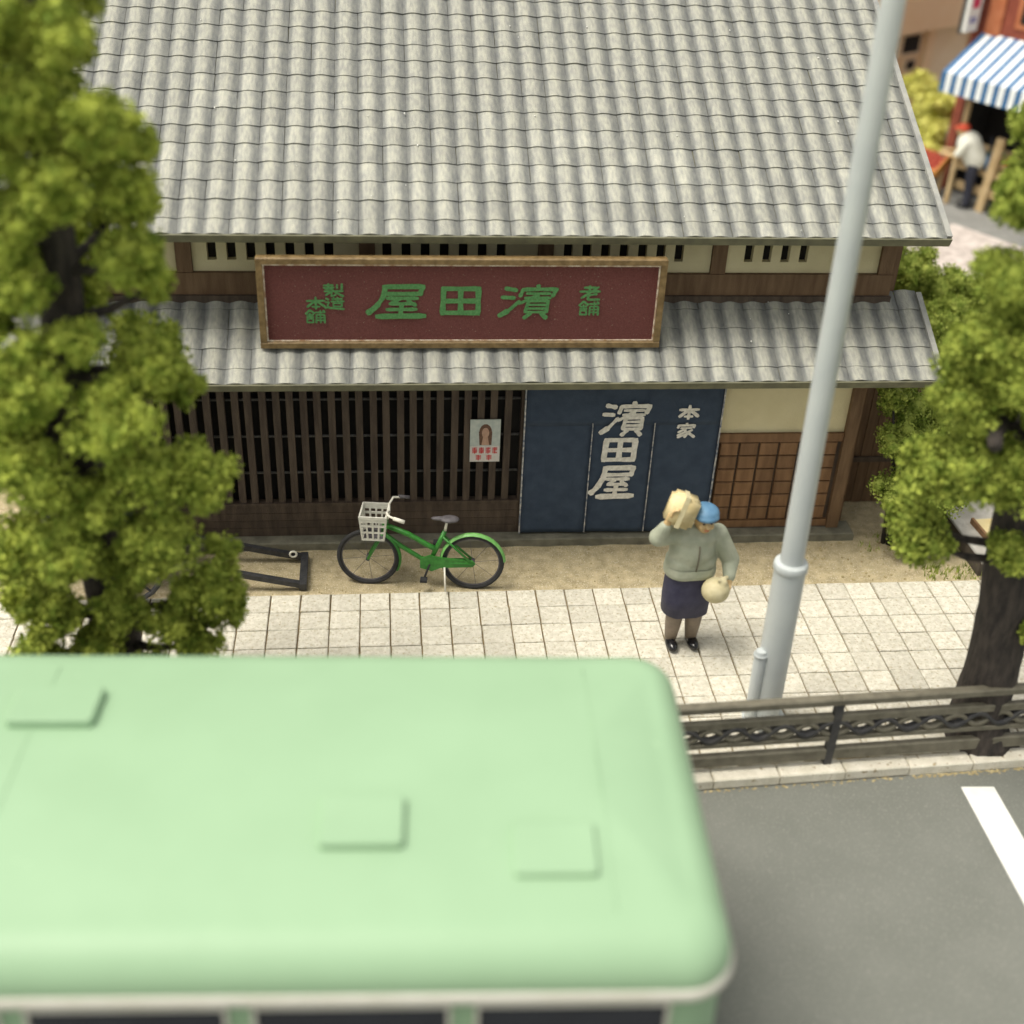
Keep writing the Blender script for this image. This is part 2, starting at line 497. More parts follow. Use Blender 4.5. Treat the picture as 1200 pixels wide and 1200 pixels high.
# lattice window: slats, rods, sill
LX0, LX1 = -3.2, 1.43
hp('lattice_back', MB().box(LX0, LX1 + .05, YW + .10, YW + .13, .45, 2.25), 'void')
sm_ = MB().box(-.036, .036, -.03, .03, .47, 2.30).mesh('lattice_slat'); sm_.materials.append(M['wood_dark'])
pitch = .1385
x = 1.392 - pitch
nsl = 0
while x > LX0:
    o = link('lattice_slat', sm_, house)
    o.matrix_parent_inverse = Matrix.Translation(-Vector(WORLDP['shop_house']))
    o.location = (x + random.uniform(-.004, .004), YW + .02, 0)
    o.rotation_euler = (0, random.uniform(-.004, .004), 0)
    x -= pitch; nsl += 1
for z in (1.70, 1.275, .84):
    hp('lattice_rod', MB().tube([(LX0, YW + .065, z), (LX1, YW + .065, z)], .016, 6), 'rod', True)
for k in range(4):
    z0 = .10 + k * .094
    hp('base_board', MB().box(LX0 - .1, LX1 + .02, YW - .004 - .003 * k, YW + .06, z0, z0 + .088), 'wood_dark')
hp('base_sill', MB().box(LX0 - .1, LX1 + .02, YW - .03, YW + .07, .474, .512), 'wood_dark')
hp('plinth', MB().box(HX0 + .05, HX1 - .05, YW + .0, YW + .12, .0, .099), 'wood_dark')
hp('post', MB().box(LX1 - .04, LX1 + .05, YW - .012, YW + .09, .10, 2.3), 'wood_dark')
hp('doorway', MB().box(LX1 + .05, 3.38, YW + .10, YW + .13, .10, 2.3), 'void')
hp('post', MB().box(3.38, 3.50, YW - .01, YW + .10, .10, 2.3), 'wood_post')
# right bay: plaster over a boarded dado of small panels
hp('wall', MB().box(3.50, 4.90, YW + .03, YW + .10, 1.27, 2.3), 'plaster')
hp('dado_back', MB().box(3.50, 4.90, YW + .035, YW + .09, .10, 1.26), 'wood_dark')
hp('dado_rail', MB().box(3.502, 4.885, YW - .008, YW + .034, 1.185, 1.285), 'wood_mid')
hp('dado_rail', MB().box(3.502, 4.885, YW - .004, YW + .034, .102, .185), 'wood_mid')
pmm = MB()
pwid, phei = .2185, .1640
b = MB().add(*[[], []])
T = Matrix.Rotation(R(90), 4, 'X')
pmesh = MB().bbox(-pwid / 2 + .012, pwid / 2 - .012, -phei / 2 + .006, phei / 2 - .006, -.03, .012, .008, T).mesh('dado_panel')
pmesh.materials.append(M['wood_mid'])
for c in range(6):
    for r_ in range(6):
        o = link('dado_panel', pmesh, house)
        o.matrix_parent_inverse = Matrix.Translation(-Vector(WORLDP['shop_house']))
        o.location = (3.540 + (c + .5) * pwid, YW + .012 + random.uniform(-.002, .002), .192 + (r_ + .5) * phei)
hp('post', MB().box(4.888, 5.02, YW - .03, YW + .10, .088, 2.38), 'wood_post')
hp('post', MB().box(5.03, 5.12, YW + .16, YW + .30, .02, 2.40), 'wood_post')
hp('post', MB().box(HX0, HX0 + .13, YW - .03, YW + .10, .088, 2.38), 'wood_post')
hp('wall', MB().box(HX0 + .13, LX0 - .11, YW + .03, YW + .10, .10, 2.3), 'plaster')
hp('beam', MB().box(HX0, HX1, YW - .03, YW + .1, 2.24, 2.40), 'wood_dark')

# upper storey: plaster bays pierced by slits, between posts
Z0u, Z1u = 2.955, 3.62
posts = [-1.91 + 1.7525 * k for k in range(-1, 5)]
hp('sill_beam', MB().box(HX0 - .1, 5.18, YU - .05, YU + .1, 2.62, 2.955), 'wood_post')
for k, px in enumerate(posts):
    hp('post', MB().box(px - .075, px + .075, YU - .04, YU + .1, 2.957, 3.70), 'wood_post')
slits = {0: [], 1: [-1.645 + .1865 * i for i in range(7)], 2: [.035 + .1865 * i for i in range(7)], 3: [1.82 + .1865 * i for i in range(7)], 4: [3.655 + .1885 * i for i in range(4)]}
slw = .088
for k in range(0, 5):
    xa, xb = posts[k] + .078, posts[k + 1] - .078
    cuts = sorted(slits[k])
    wallmb = MB()
    wallmb.box(xa, xb, YU + .0, YU + .09, Z0u + .003, 3.072)
    wallmb.box(xa, xb, YU + .0, YU + .09, 3.283, 3.70)
    e = xa
    for s_ in cuts:
        wallmb.box(e, s_ - slw / 2, YU + .0005, YU + .0895, 3.0722, 3.2828); e = s_ + slw / 2
    wallmb.box(e, xb, YU + .0005, YU + .0895, 3.0722, 3.2828)
    hp('wall', wallmb, 'plaster')
    for s_ in cuts:
        hp('window_slit', MB().box(s_ - slw / 2 + .002, s_ + slw / 2 - .002, YU + .07, YU + .088, 3.074, 3.281), 'void')
hp('end_post', MB().box(5.19, 5.28, YU + .08, YU + .2, 2.5, 3.72), 'wood_post')

# roofs
TW, TL = .2325, .2405
PITCH = R(27)
def tile_mesh(w_, L, A=.020, lift=.011, th=.017, n=8):
    vs = []; fs = []
    for j, (y, dz) in enumerate(((0, lift), (L + .02, 0))):
        for i in range(n + 1):
            t = i / n
            zz = A * (.5 - .5 * math.cos(2 * math.pi * min(1, t ** .85))) ** .85
            vs.append((t * w_, y, zz + dz))
    for i in range(n + 1):
        vs.append((vs[i][0], .004, vs[i][2] - th))
    for i in range(n):
        fs.append((i, i + 1, n + 1 + i + 1, n + 1 + i))
        fs.append((2 * (n + 1) + i, 2 * (n + 1) + i + 1, i + 1, i))
    me = MB().add(vs, fs).mesh('tile')
    me.polygons.foreach_set('use_smooth', [True] * len(me.polygons))
    bm = bmesh.new(); bm.from_mesh(me)
    for e in bm.edges:
        if len(e.link_faces) == 2 and e.calc_face_angle(0) > R(50): e.smooth = False
    bm.to_mesh(me); bm.free()
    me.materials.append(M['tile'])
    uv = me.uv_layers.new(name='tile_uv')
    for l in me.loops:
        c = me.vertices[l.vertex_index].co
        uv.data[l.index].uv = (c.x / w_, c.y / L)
    return me
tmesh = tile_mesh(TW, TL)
def roof(name, eave_y, eave_z, x0, x1, length, pitch, fascia_m, label):
    c, s = math.cos(pitch), math.sin(pitch)
    Tm = Matrix(((1, 0, 0, 0), (0, c, -s, eave_y), (0, s, c, eave_z), (0, 0, 0, 1)))
    deck = obj(name, MB().box(x0 + .012, x1 - .012, .02, length, -.075, -.022, Tm), 'tile_edge', house)
    deck['label'] = label
    fb = MB().box(x0 - .018, x1 - .002, -.038, -.021, -.088, .004, Tm).box(x0 + .006, x1 - .006, -.02, .045, -.082, -.03, Tm)
    f = obj('fascia', fb, 'tile_edge', deck)
    return deck, Tm
cand = []
def lay(deck, Tm, x0, x1, length, off):
    ncol = int(round((x1 - x0) / TW))
    w_ = (x1 - x0) / ncol
    nrow = int(math.ceil((length - off) / TL)) + 1
    for r_ in range(nrow):
        for c in range(ncol):
            y = off + (r_ - 1) * TL
            if y < -.02: y = -.018
            elif r_ == 0: continue
            if y > length - .05: continue
            loc = Tm @ Vector((x0 + c * w_, y, -.012))
            cand.append((deck, Tm, loc, r_))
UP_L = 4.05
d1, T1 = roof('lower_roof', 10.70, 2.225, HX0 - .45, 5.55, 1.10, R(27), None, 'lower pent roof of grey wavy tiles above the shop front')
d2, T2 = roof('upper_roof', 11.10, 3.548, HX0 - .36, 5.46, UP_L, R(27), None, 'large main roof of grey wavy tiles')
lay(d1, T1, HX0 - .45, 5.55 - .05, 1.10, .16)
lay(d2, T2, HX0 - .36, 5.46 - .05, UP_L, .17)
def tile_score(loc):
    u, v, z = project((loc.x + .11, loc.y + .1, loc.z + .05))
    vis = 0 <= u <= 1200 and 0 <= v <= 1200
    if vis and u < 180 - .2 * (v - 250) * 0 and v > 150 and u < 190 + max(0, v - 350) * .5: vis = False
    if vis and 300 < u < 775 and 290 < v < 395: vis = False
    return (0 if vis else 1, z)
cand.sort(key=lambda t: tile_score(t[2]))
restm = {d1.name: MB(), d2.name: MB()}
restn = {d1.name: 0, d2.name: 0}
tv = [Vector(v.co) for v in tmesh.vertices]
tf = [tuple(p.vertices) for p in tmesh.polygons]
for i, (deck, Tm, loc, r_) in enumerate(cand):
    q = Tm.to_3x3().to_4x4()
    J = Matrix.Rotation(random.gauss(0, .006), 4, 'Z') @ Matrix.Rotation(random.gauss(0, .003), 4, 'X')
    Mx = Matrix.Translation(loc + Vector((random.gauss(0, .0015), 0, random.gauss(0, .0015)))) @ q @ J
    if i < 300:
        o = link('tile', tmesh, deck)
        o.matrix_local = Mx
    else:
        restm[deck.name].add([Mx @ v for v in tv], tf)
        restn[deck.name] += 1
for deck in (d1, d2):
    mb = restm[deck.name]
    if mb.v:
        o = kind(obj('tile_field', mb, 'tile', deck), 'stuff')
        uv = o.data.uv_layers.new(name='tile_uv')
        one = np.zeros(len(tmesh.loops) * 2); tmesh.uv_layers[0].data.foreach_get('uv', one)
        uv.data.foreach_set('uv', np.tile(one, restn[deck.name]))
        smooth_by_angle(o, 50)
# verge boards, ridge and the rear slope
c27, s27 = math.cos(R(27)), math.sin(R(27))
for deck, Tm, xr, ln in ((d1, T1, 5.55, 1.10), (d2, T2, 5.46, UP_L)):
    obj('verge', MB().box(xr - .055, xr, -.006, ln, -.08, .022, Tm), 'ridge', deck)
    xl = HX0 - (.45 if deck is d1 else .36)
    obj('verge', MB().box(xl - .02, xl + .03, -.006, ln, -.08, .022, Tm), 'ridge', deck)
ry, rz_ = 11.10 + UP_L * c27, 3.548 + UP_L * s27
obj('ridge_cap', MB().tube([(HX0 - .4, ry, rz_ + .03), (5.5, ry, rz_ + .03)], .16, 12), 'ridge', d2, True)
hp('rear_roof', MB().add([(HX0 - .36, ry, rz_ - .02), (5.46, ry, rz_ - .02), (5.46, ry + 3, rz_ - 1.5), (HX0 - .36, ry + 3, rz_ - 1.5)], [(0, 1, 2, 3)]), 'ridge')
hp('flashing', MB().box(HX0 - .1, 5.19, YU - .085, YU - .052, 2.645, 2.735), 'wood_dark')
hp('rafter', MB().box(5.30, 5.38, 11.3, 11.6, 3.44, 3.52), 'wood_dark')
hp('gable', MB().add([(5.14, YU + .2, 3.6), (5.14, 17.1, 3.6), (5.14, ry, rz_ - .16)], [(0, 1, 2)]), 'plaster')

g = MB()
for i in range(34):
    t = random.random(); x = random.uniform(-2.0, 5.3)
    Tm, ln = (T2, 3.1) if i < 28 else (T1, 1.0)
    p = Tm @ Vector((x, random.uniform(.05, ln), .018)); s_ = random.uniform(.004, .009)
    g.ell(p, (s_, s_ * random.uniform(.8, 2.2), s_), 5, 4)
kind(obj('dust_flecks', g, 'sign_white'), 'stuff')

# ================================================================== LETTERING (brush strokes as thick polygons)
GLYPH = {
 'hama': [((.04, .90), (.26, .84), .085), ((.00, .63), (.24, .61), .085), ((.00, .06), (.16, .22), .10), ((.16, .22), (.34, .52), .07),
          ((.63, 1.0), (.65, .88), .09), ((.36, .87), (1.0, .88), .085), ((.37, .88), (.33, .66), .08), ((.98, .88), (.92, .66), .08),
          ((.44, .75), (.88, .75), .06), ((.34, .44), (.66, .72), .06), ((.42, .62), (.90, .62), .06), ((.66, .74), (.66, .56), .06),
          ((.50, .53), (.47, .18), .07), ((.86, .53), (.86, .18), .07), ((.48, .53), (.88, .53), .06), ((.48, .41), (.86, .41), .05), ((.48, .30), (.86, .30), .05), ((.46, .19), (.88, .19), .06),
          ((.58, .17), (.46, .0), .08), ((.76, .17), (.88, .0), .09)],
 'ta': [((.0, .95), (1.0, .95), .13), ((.05, 1.0), (.02, .0), .15), ((.95, 1.0), (.95, .0), .15), ((.02, .06), (.97, .06), .13), ((.02, .50), (.97, .50), .13), ((.49, .95), (.49, .06), .14)],
 'ya': [((.22, .94), (.92, .95), .10), ((.90, .97), (.86, .70), .10), ((.24, .73), (.88, .73), .08), ((.26, .97), (.24, .62), .10), ((.24, .64), (.14, .34), .10), ((.15, .36), (.0, .14), .11),
        ((.30, .60), (.84, .60), .075), ((.54, .59), (.38, .44), .07), ((.36, .43), (.80, .44), .07), ((.66, .54), (.82, .38), .07), ((.32, .26), (.84, .27), .075), ((.57, .44), (.57, .06), .09), ((.16, .05), (1.0, .07), .11)],
 'hon': [((.0, .68), (1.0, .70), .13), ((.5, 1.0), (.5, .0), .14), ((.46, .68), (.02, .18), .15), ((.54, .68), (1.0, .20), .16), ((.28, .20), (.72, .20), .11)],
 'ie': [((.5, 1.0), (.52, .88), .13), ((.05, .84), (.97, .86), .12), ((.08, .86), (.05, .66), .11), ((.95, .86), (.9, .68), .11), ((.2, .66), (.82, .67), .09), ((.52, .64), (.08, .36), .11),
        ((.44, .52), (.60, .26), .11), ((.60, .28), (.46, .0), .12), ((.5, .40), (.06, .14), .11), ((.54, .22), (.08, .0), .10), ((.84, .54), (.6, .38), .11), ((.6, .38), (1.0, .02), .15)],
 'ho': [((.22, 1.0), (.0, .68), .12), ((.22, 1.0), (.46, .72), .12), ((.06, .62), (.40, .62), .10), ((.22, .76), (.22, .36), .10), ((.04, .46), (.42, .46), .10), ((.07, .32), (.07, .0), .10), ((.38, .32), (.38, .0), .10), ((.06, .32), (.40, .32), .09), ((.06, .04), (.40, .04), .10),
        ((.5, .82), (1.0, .84), .10), ((.75, 1.0), (.75, .0), .10), ((.55, .64), (.53, .0), .10), ((.96, .64), (.96, .0), .11), ((.54, .64), (.97, .64), .09), ((.54, .42), (.96, .42), .08), ((.54, .22), (.96, .22), .08), ((.88, 1.0), (.98, .92), .09)],
 'rou': [((.2, .86), (.8, .88), .12), ((.48, 1.0), (.48, .60), .13), ((.0, .60), (1.0, .62), .13), ((.92, .92), (.08, .16), .12), ((.42, .36), (.86, .44), .11), ((.42, .42), (.42, .06), .13), ((.42, .05), (1.0, .08), .12)],
 'sei': [((.02, .86), (.5, .88), .10), ((.26, 1.0), (.24, .52), .11), ((.0, .68), (.54, .70), .10), ((.08, .58), (.46, .58), .09), ((.68, .94), (.68, .62), .10), ((.92, 1.0), (.9, .54), .12), ((.04, .40), (.98, .42), .11), ((.5, .50), (.10, .08), .12), ((.40, .34), (.40, .0), .10), ((.36, .02), (.62, .12), .10), ((.56, .36), (.98, .0), .13)],
 'zou': [((.5, .98), (.38, .80), .10), ((.36, .84), (.92, .86), .10), ((.66, 1.0), (.66, .62), .11), ((.32, .64), (1.0, .66), .11), ((.44, .50), (.44, .22), .10), ((.88, .50), (.88, .22), .10), ((.44, .50), (.9, .50), .10), ((.44, .24), (.9, .24), .10), ((.06, .92), (.2, .80), .12), ((.02, .60), (.22, .60), .10), ((.22, .60), (.12, .30), .10), ((.0, .10), (.22, .22), .12), ((.2, .12), (1.0, .02), .13)],
}
def glyph(mb, key, x0, z0, x1, z1, y, fat=1.0, lean=0.0):
    W, H_ = x1 - x0, z1 - z0
    for k, (a, b, wd) in enumerate(GLYPH[key]):
        a = Vector((x0 + a[0] * W + lean * a[1] * H_, 0, z0 + a[1] * H_)); b = Vector((x0 + b[0] * W + lean * b[1] * H_, 0, z0 + b[1] * H_))
        d = b - a
        L = d.length
        d.normalize()
        nrm = Vector((-d.z, 0, d.x))
        hw = wd * fat * (W + H_) / 4
        yy = y - .0012 * (k + 1) * .5
        ex = hw * .35
        pts = []
        # slightly swelling, uneven brush stroke
        prof = [(-ex, .62), (L * .12, .98 + random.uniform(-.1, .1)), (L * .5, .86 + random.uniform(-.1, .1)), (L * .88, 1.04 + random.uniform(-.1, .1)), (L + ex, .6)]
        for t, q in prof: pts.append(a + d * t + nrm * hw * q)
        for t, q in prof[::-1]: pts.append(a + d * t - nrm * hw * q * random.uniform(.9, 1.05))
        pts = [(p.x, yy, p.z) for p in pts]
        mb.add(pts, [tuple(range(len(pts)))])
    return mb

# ------------------------------------------------------------------ signboard on the lower roof
sg = thing('signboard', 'wide maroon signboard with green lettering standing on the lower roof', 'sign', (.76, 11.08, 2.43), world=True)
SX0, SX1, SZ0, SZ1 = -1.175, 2.685, 2.435, 3.345
fr = .062
YS = 11.035
obj('board', MB().box(SX0 + fr, SX1 - fr, YS + .012, 11.095, SZ0 + fr, SZ1 - fr), 'sign_red', sg)
obj('frame', MB().bbox(SX0, SX1, YS - .03, 11.10, SZ1 - fr, SZ1, .012), 'sign_frame', sg)
obj('frame', MB().bbox(SX0, SX1, YS - .03, 11.10, SZ0, SZ0 + fr, .012), 'sign_frame', sg)
obj('frame', MB().box(SX0 + .001, SX0 + fr, YS - .028, 11.10, SZ0 + fr, SZ1 - fr), 'sign_frame', sg)
obj('frame', MB().box(SX1 - fr, SX1 - .001, YS - .028, 11.10, SZ0 + fr, SZ1 - fr), 'sign_frame', sg)
tr = .014
obj('worn_edge', MB().box(SX0 + fr, SX1 - fr, YS - .006, YS + .008, SZ1 - fr - tr * 1.5, SZ1 - fr - .001)
    .box(SX0 + fr, SX1 - fr, YS - .002, YS + .008, SZ0 + fr + .001, SZ0 + fr + tr * .7)
    .box(SX0 + fr + .001, SX0 + fr + tr, YS - .003, YS + .008, SZ0 + fr + .002, SZ1 - fr - .002)
    .box(SX1 - fr - tr, SX1 - fr - .001, YS - .003, YS + .008, SZ0 + fr + .002, SZ1 - fr - .002), 'sign_edge', sg)
yl = YS + .008
for key, a, b, c, d in (('ya', -.165, 2.735, .385, 3.07), ('ta', .545, 2.77, .91, 3.045), ('hama', 1.09, 2.735, 1.615, 3.07), ('rou', 1.865, 2.915, 2.06, 3.065), ('ho', 1.865, 2.765, 2.06, 2.905),
                        ('sei', -.565, 2.955, -.375, 3.08), ('zou', -.555, 2.825, -.375, 2.945), ('hon', -.725, 2.825, -.555, 2.945), ('ho', -.74, 2.685, -.555, 2.815)):
    big = key in ('ya', 'ta', 'hama') 
    obj('lettering', glyph(MB(), key, a, b, c, d, yl, 1.22 if big else 1.2, .12 if key in ('ya', 'hama') else 0), 'sign_green', sg)

# ------------------------------------------------------------------ noren
no = thing('noren_curtain', 'dark blue shop curtain with white lettering hanging in the doorway', 'curtain', (2.46, 11.24, .11), world=True)
NX = [1.42, 2.135, 2.79, 3.49]
YN = 11.235
def cloth(x0, x1, z0, z1, ph, th=.010, nx=10, nz=24, amp=1.0):
    vs = []; fs = []
    for sgn in (-1, 1):
        for j in range(nz + 1):
            for i in range(nx + 1):
                x = x0 + (x1 - x0) * i / nx; z = z0 + (z1 - z0) * j / nz
                wv = amp * .010 * (1 - j / nz) * math.sin(5.2 * (x - x0) + ph) + .004 * mnoise.noise(Vector((x * 3, z * 2, 1.3)))
                vs.append((x, YN + wv + sgn * th / 2, z))
    N = (nx + 1) * (nz + 1)
    for j in range(nz):
        for i in range(nx):
            a = j * (nx + 1) + i
            fs.append((a, a + 1, a + nx + 2, a + nx + 1)); fs.append((N + a + nx + 1, N + a + nx + 2, N + a + 1, N + a))
    for j in range(nz):
        a = j * (nx + 1); b = a + nx
        fs.append((a + nx + 1, N + a + nx + 1, N + a, a)); fs.append((b, N + b, N + b + nx + 1, b + nx + 1))
    for i in range(nx): fs.append((i, N + i, N + i + 1, i + 1))
    return MB().add(vs, fs)
for k in range(3):
    obj('cloth_panel', cloth(NX[k] + (.004 if k else 0), NX[k + 1] - (.004 if k < 2 else 0), .115, 1.44, k * 1.7), 'noren', no, True)
obj('cloth_band', cloth(NX[0], NX[3], 1.4405, 2.12, 0, nx=24, nz=10, amp=0), 'noren', no, True)
for x in (NX[1], NX[2]):
    obj('seam', MB().box(x - .005, x + .005, YN - .022, YN - .012, .12, 1.47), 'noren_seam', no)
for x, a in ((NX[0], 1), (NX[3], -1)):
    obj('hem', MB().box(x - .004, x + .010, YN - .016, YN + .008, .115, 2.0), 'noren_seam', no)
yn = YN - .018
for key, a, b, c, d in (('hama', 2.215, 1.335, 2.70, 1.72), ('ta', 2.27, 1.02, 2.61, 1.285), ('ya', 2.16, .56, 2.63, .955), ('hon', 3.03, 1.515, 3.235, 1.675), ('ie', 3.025, 1.30, 3.22, 1.465)):
    obj('lettering', glyph(MB(), key, a, b, c, d, yn, 1.45, .08 if key in ('ya', 'hama') else .03), 'noren_ink', no)
obj('hanging_rod', MB().tube([(1.3, YN + .01, 2.13), (3.6, YN + .01, 2.13)], .018, 8), 'wood_dark', no, True)

# ------------------------------------------------------------------ poster on the lattice
po = thing('poster', 'small pale portrait poster with red lettering on the lattice', 'poster', (1.02, 11.27, 1.0), world=True)
PYY = 11.268
obj('sheet', MB().box(.865, 1.18, PYY, PYY + .012, 1.0, 1.50), 'poster', po)
obj('caption_field', MB().box(.868, 1.177, PYY - .002, PYY - .0003, 1.002, 1.19), 'poster_white', po)
obj('portrait_hair', MB().disc_y((1.025, PYY - .0014, 1.345), .068, 14, .105).add([(.955, PYY - .0012, 1.36), (.965, PYY - .0012, 1.2), (1.09, PYY - .0012, 1.2), (1.095, PYY - .0012, 1.36)], [(0, 1, 2, 3)]), 'poster_hair', po)
obj('portrait_face', MB().disc_y((1.025, PYY - .0030, 1.345), .038, 14, .062).add([(1.00, PYY - .0026, 1.30), (.985, PYY - .0026, 1.2), (1.065, PYY - .0026, 1.2), (1.05, PYY - .0026, 1.30)], [(0, 1, 2, 3)]), 'poster_skin', po)
lt = MB()
for k in range(4):
    x = .89 + k * .070
    for q in range(5):
        zz = 1.105 + q * .014
        lt.add([(x, PYY - .0034 - q * .0002, zz), (x + .052, PYY - .0034 - q * .0002, zz + random.uniform(-.004, .008)), (x + .052, PYY - .0034 - q * .0002, zz + .011), (x, PYY - .0034 - q * .0002, zz + .009)], [(0, 1, 2, 3)])
    lt.box(x + .02, x + .032, PYY - .0052, PYY - .0046, 1.10, 1.175)
for x in (.93, 1.04):
    for q in range(4):
        zz = 1.028 + q * .014
        lt.add([(x, PYY - .0034, zz), (x + .055, PYY - .0034, zz + .003), (x + .055, PYY - .0034, zz + .012), (x, PYY - .0034, zz + .009)], [(0, 1, 2, 3)])
    lt.box(x + .02, x + .032, PYY - .0052, PYY - .0046, 1.02, 1.085)
obj('caption', lt, 'poster_red', po)

# ================================================================== BUS
BA = R(-2.8)
BL, BWd = 8.6, 2.50
BZ = -.1
bus = thing('bus', 'pale green bus with plain rounded roof parked at the kerb', 'bus', (1.80 - BL / 2 * math.cos(BA), 5.10 + BL / 2 * math.sin(-BA), BZ), BA)
hl, hw = BL / 2, BWd / 2
def rrect(hx, hy, r, z, n=8):
    pts = []
    for (sx, sy, a0) in ((1, 1, 0), (-1, 1, 90), (-1, -1, 180), (1, -1, 270)):
        for k in range(n + 1):
            a = R(a0 + 90 * k / n)
            pts.append((sx * (hx - r) + r * math.cos(a), sy * (hy - r) + r * math.sin(a), z))
    return pts
def loft(loops, cap_top=True, cap_bot=False):
    n = len(loops[0]); vs = [p for l in loops for p in l]; fs = []
    for i in range(len(loops) - 1):
        for k in range(n):
            fs.append((i * n + k, i * n + (k + 1) % n, (i + 1) * n + (k + 1) % n, (i + 1) * n + k))
    if cap_top: fs.append(tuple((len(loops) - 1) * n + k for k in range(n)))
    if cap_bot: fs.append(tuple(range(n))[::-1])
    return MB().add(vs, fs)
RZ = 2.67                        # crown height above the road
loops = []
ed, hd = .27, .24
CR = .07                        # rise of the crown
for k in range(13):
    a = R(90 * k / 12)
    d = ed * (1 - math.cos(a)); zz = RZ - CR - hd + hd * math.sin(a)
    loops.append(rrect(hl - d * .80, hw - d, max(.28 - d * .6, .10), zz))
for k in range(1, 9):
    d = ed + (hw - ed - .03) * k / 8
    t = 1 - k / 8
    loops.append(rrect(hl - ed * .8 - (d - ed) * .55, hw - d, max(.118 - (d - ed) * .14, .012), RZ - CR * t * t))
rf = obj('roof', loft(loops), 'bus_green', bus, True)
ze = RZ - CR - hd
obj('drip_rail', loft([rrect(hl + .012, hw + .014, .29, ze - .070), rrect(hl + .016, hw + .018, .29, ze - .06), rrect(hl + .016, hw + .018, .29, ze - .008), rrect(hl, hw, .28, ze + .002)], False), 'bus_white', bus, True)
body_l = [rrect(hl - .02, hw - .03, .3, .28), rrect(hl, hw, .28, .42), rrect(hl, hw, .28, 1.12), rrect(hl - .03, hw - .03, .27, ze - .05)]
obj('body', loft(body_l, False, True), 'bus_green', bus, True)
obj('skirt_band', loft([rrect(hl + .008, hw + .008, .288, .55), rrect(hl + .010, hw + .010, .29, .62)], False), 'bus_white', bus, True)
for sy in (-1, 1):
    for k in range(7):
        x0 = -hl + .55 + k * 1.12
        p = []
        for (xx, zz) in ((x0, 1.2), (x0 + .98, 1.2), (x0 + .98, 2.245), (x0, 2.245)):
            yy = sy * (hw - .03 * (zz - 1.12) / (ze - .05 - 1.12) + .006)
            p.append((xx, yy, zz))
        q = [(a, b - sy * .02, c) for a, b, c in p]
        wn = obj('window', MB().add(p + q, [(0, 1, 2, 3), (0, 4, 5, 1), (1, 5, 6, 2), (2, 6, 7, 3), (3, 7, 4, 0)]), 'bus_glass', bus)
        fm = MB()
        yo = sy * .012
        for (a, b) in ((0, 1), (1, 2), (2, 3), (3, 0)):
            fm.bar((p[a][0], p[a][1] + yo * .3, p[a][2]), (p[b][0], p[b][1] + yo * .3, p[b][2]), .02, .03)
        obj('frame', fm, 'bus_white', wn)
for sx in (-1, 1):
    p = [(sx * (hl - .01 - .02 * (zz - 1.1)) + sx * .012, yy, zz) for yy, zz in ((-.75, 1.1), (.75, 1.1), (.75, 2.0), (-.75, 2.0))]
    q = [(a - sx * .02, b, c) for a, b, c in p]
    obj('windscreen', MB().add(p + q, [(0, 1, 2, 3), (0, 4, 5, 1), (1, 5, 6, 2), (2, 6, 7, 3), (3, 7, 4, 0)]), 'bus_glass', bus)
    obj('destination_box', MB().bbox(hl * sx - .06, hl * sx + .05, -.78, .78, ze - .26, ze - .10, .02) if sx > 0 else MB().bbox(hl * sx - .05, hl * sx + .06, -.6, .6, ze - .26, ze - .10, .02), 'bus_white', bus)
    for sy in (-.85, .85):
        obj('headlight', MB().ell((sx * (hl + .005), sy, .68), (.04, .1, .1), 12, 8), 'bus_white', bus, True)
def roof_z(y):       # height of the crown at a distance from the centre line
    t = min(1, abs(y) / (hw - ed)); return RZ - CR * t * t
for (x, y, sx_, sy_, h) in ((-.27 + 0, .03, .225, .20, .05), (.83, -.16, .225, .20, .036), (-2.12, .66, .25, .20, .06)):
    # positions are measured in the scene, then turned into the bus frame
    wx, wy = {-.27: (-.16, 4.79), .83: (.86, 4.56), -2.12: (-1.97, 5.80)}[x]
    lx = (wx - bus.location.x) * math.cos(BA) + (wy - bus.location.y) * math.sin(BA)
    ly = -(wx - bus.location.x) * math.sin(BA) + (wy - bus.location.y) * math.cos(BA)
    zc = roof_z(ly) - .012
    lo = [rrect(sx_, sy_ * .85, .03, zc - .03, 4), rrect(sx_, sy_ * .85, .03, zc + h, 4), rrect(sx_ - .012, sy_ * .85 - .012, .02, zc + h + .01, 4)]
    lo = [[(a + lx, b + ly, c - CR * 2 * ly * b / (hw - ed) ** 2) for a, b, c in l] for l in lo]
    smooth_by_angle(obj('roof_hatch', loft(lo), 'bus_green', rf), 35)
for xs in (hl - .62, hl - 3.9):
    obj('roof_seam', MB().tube([(xs, y_, roof_z(y_) + .0005) for y_ in np.linspace(-(hw - ed) + .02, (hw - ed) - .02, 15)], .0045, 6), 'bus_green', rf, True)
for sx in (-2.6, 2.5):
    for sy in (-1, 1):
        pts = [(sx + .40 * math.cos(R(a)), sy * (hw - .10), .44 + .40 * math.sin(R(a))) for a in range(0, 360, 20)]
        wh = obj('wheel', MB().tube(pts, .085, 8, closed=True), 'rubber', bus, True)
        obj('rim', MB().ell((sx, sy * (hw - .08), .44), (.33, .05, .33), 18, 8), 'bus_white', wh, True)

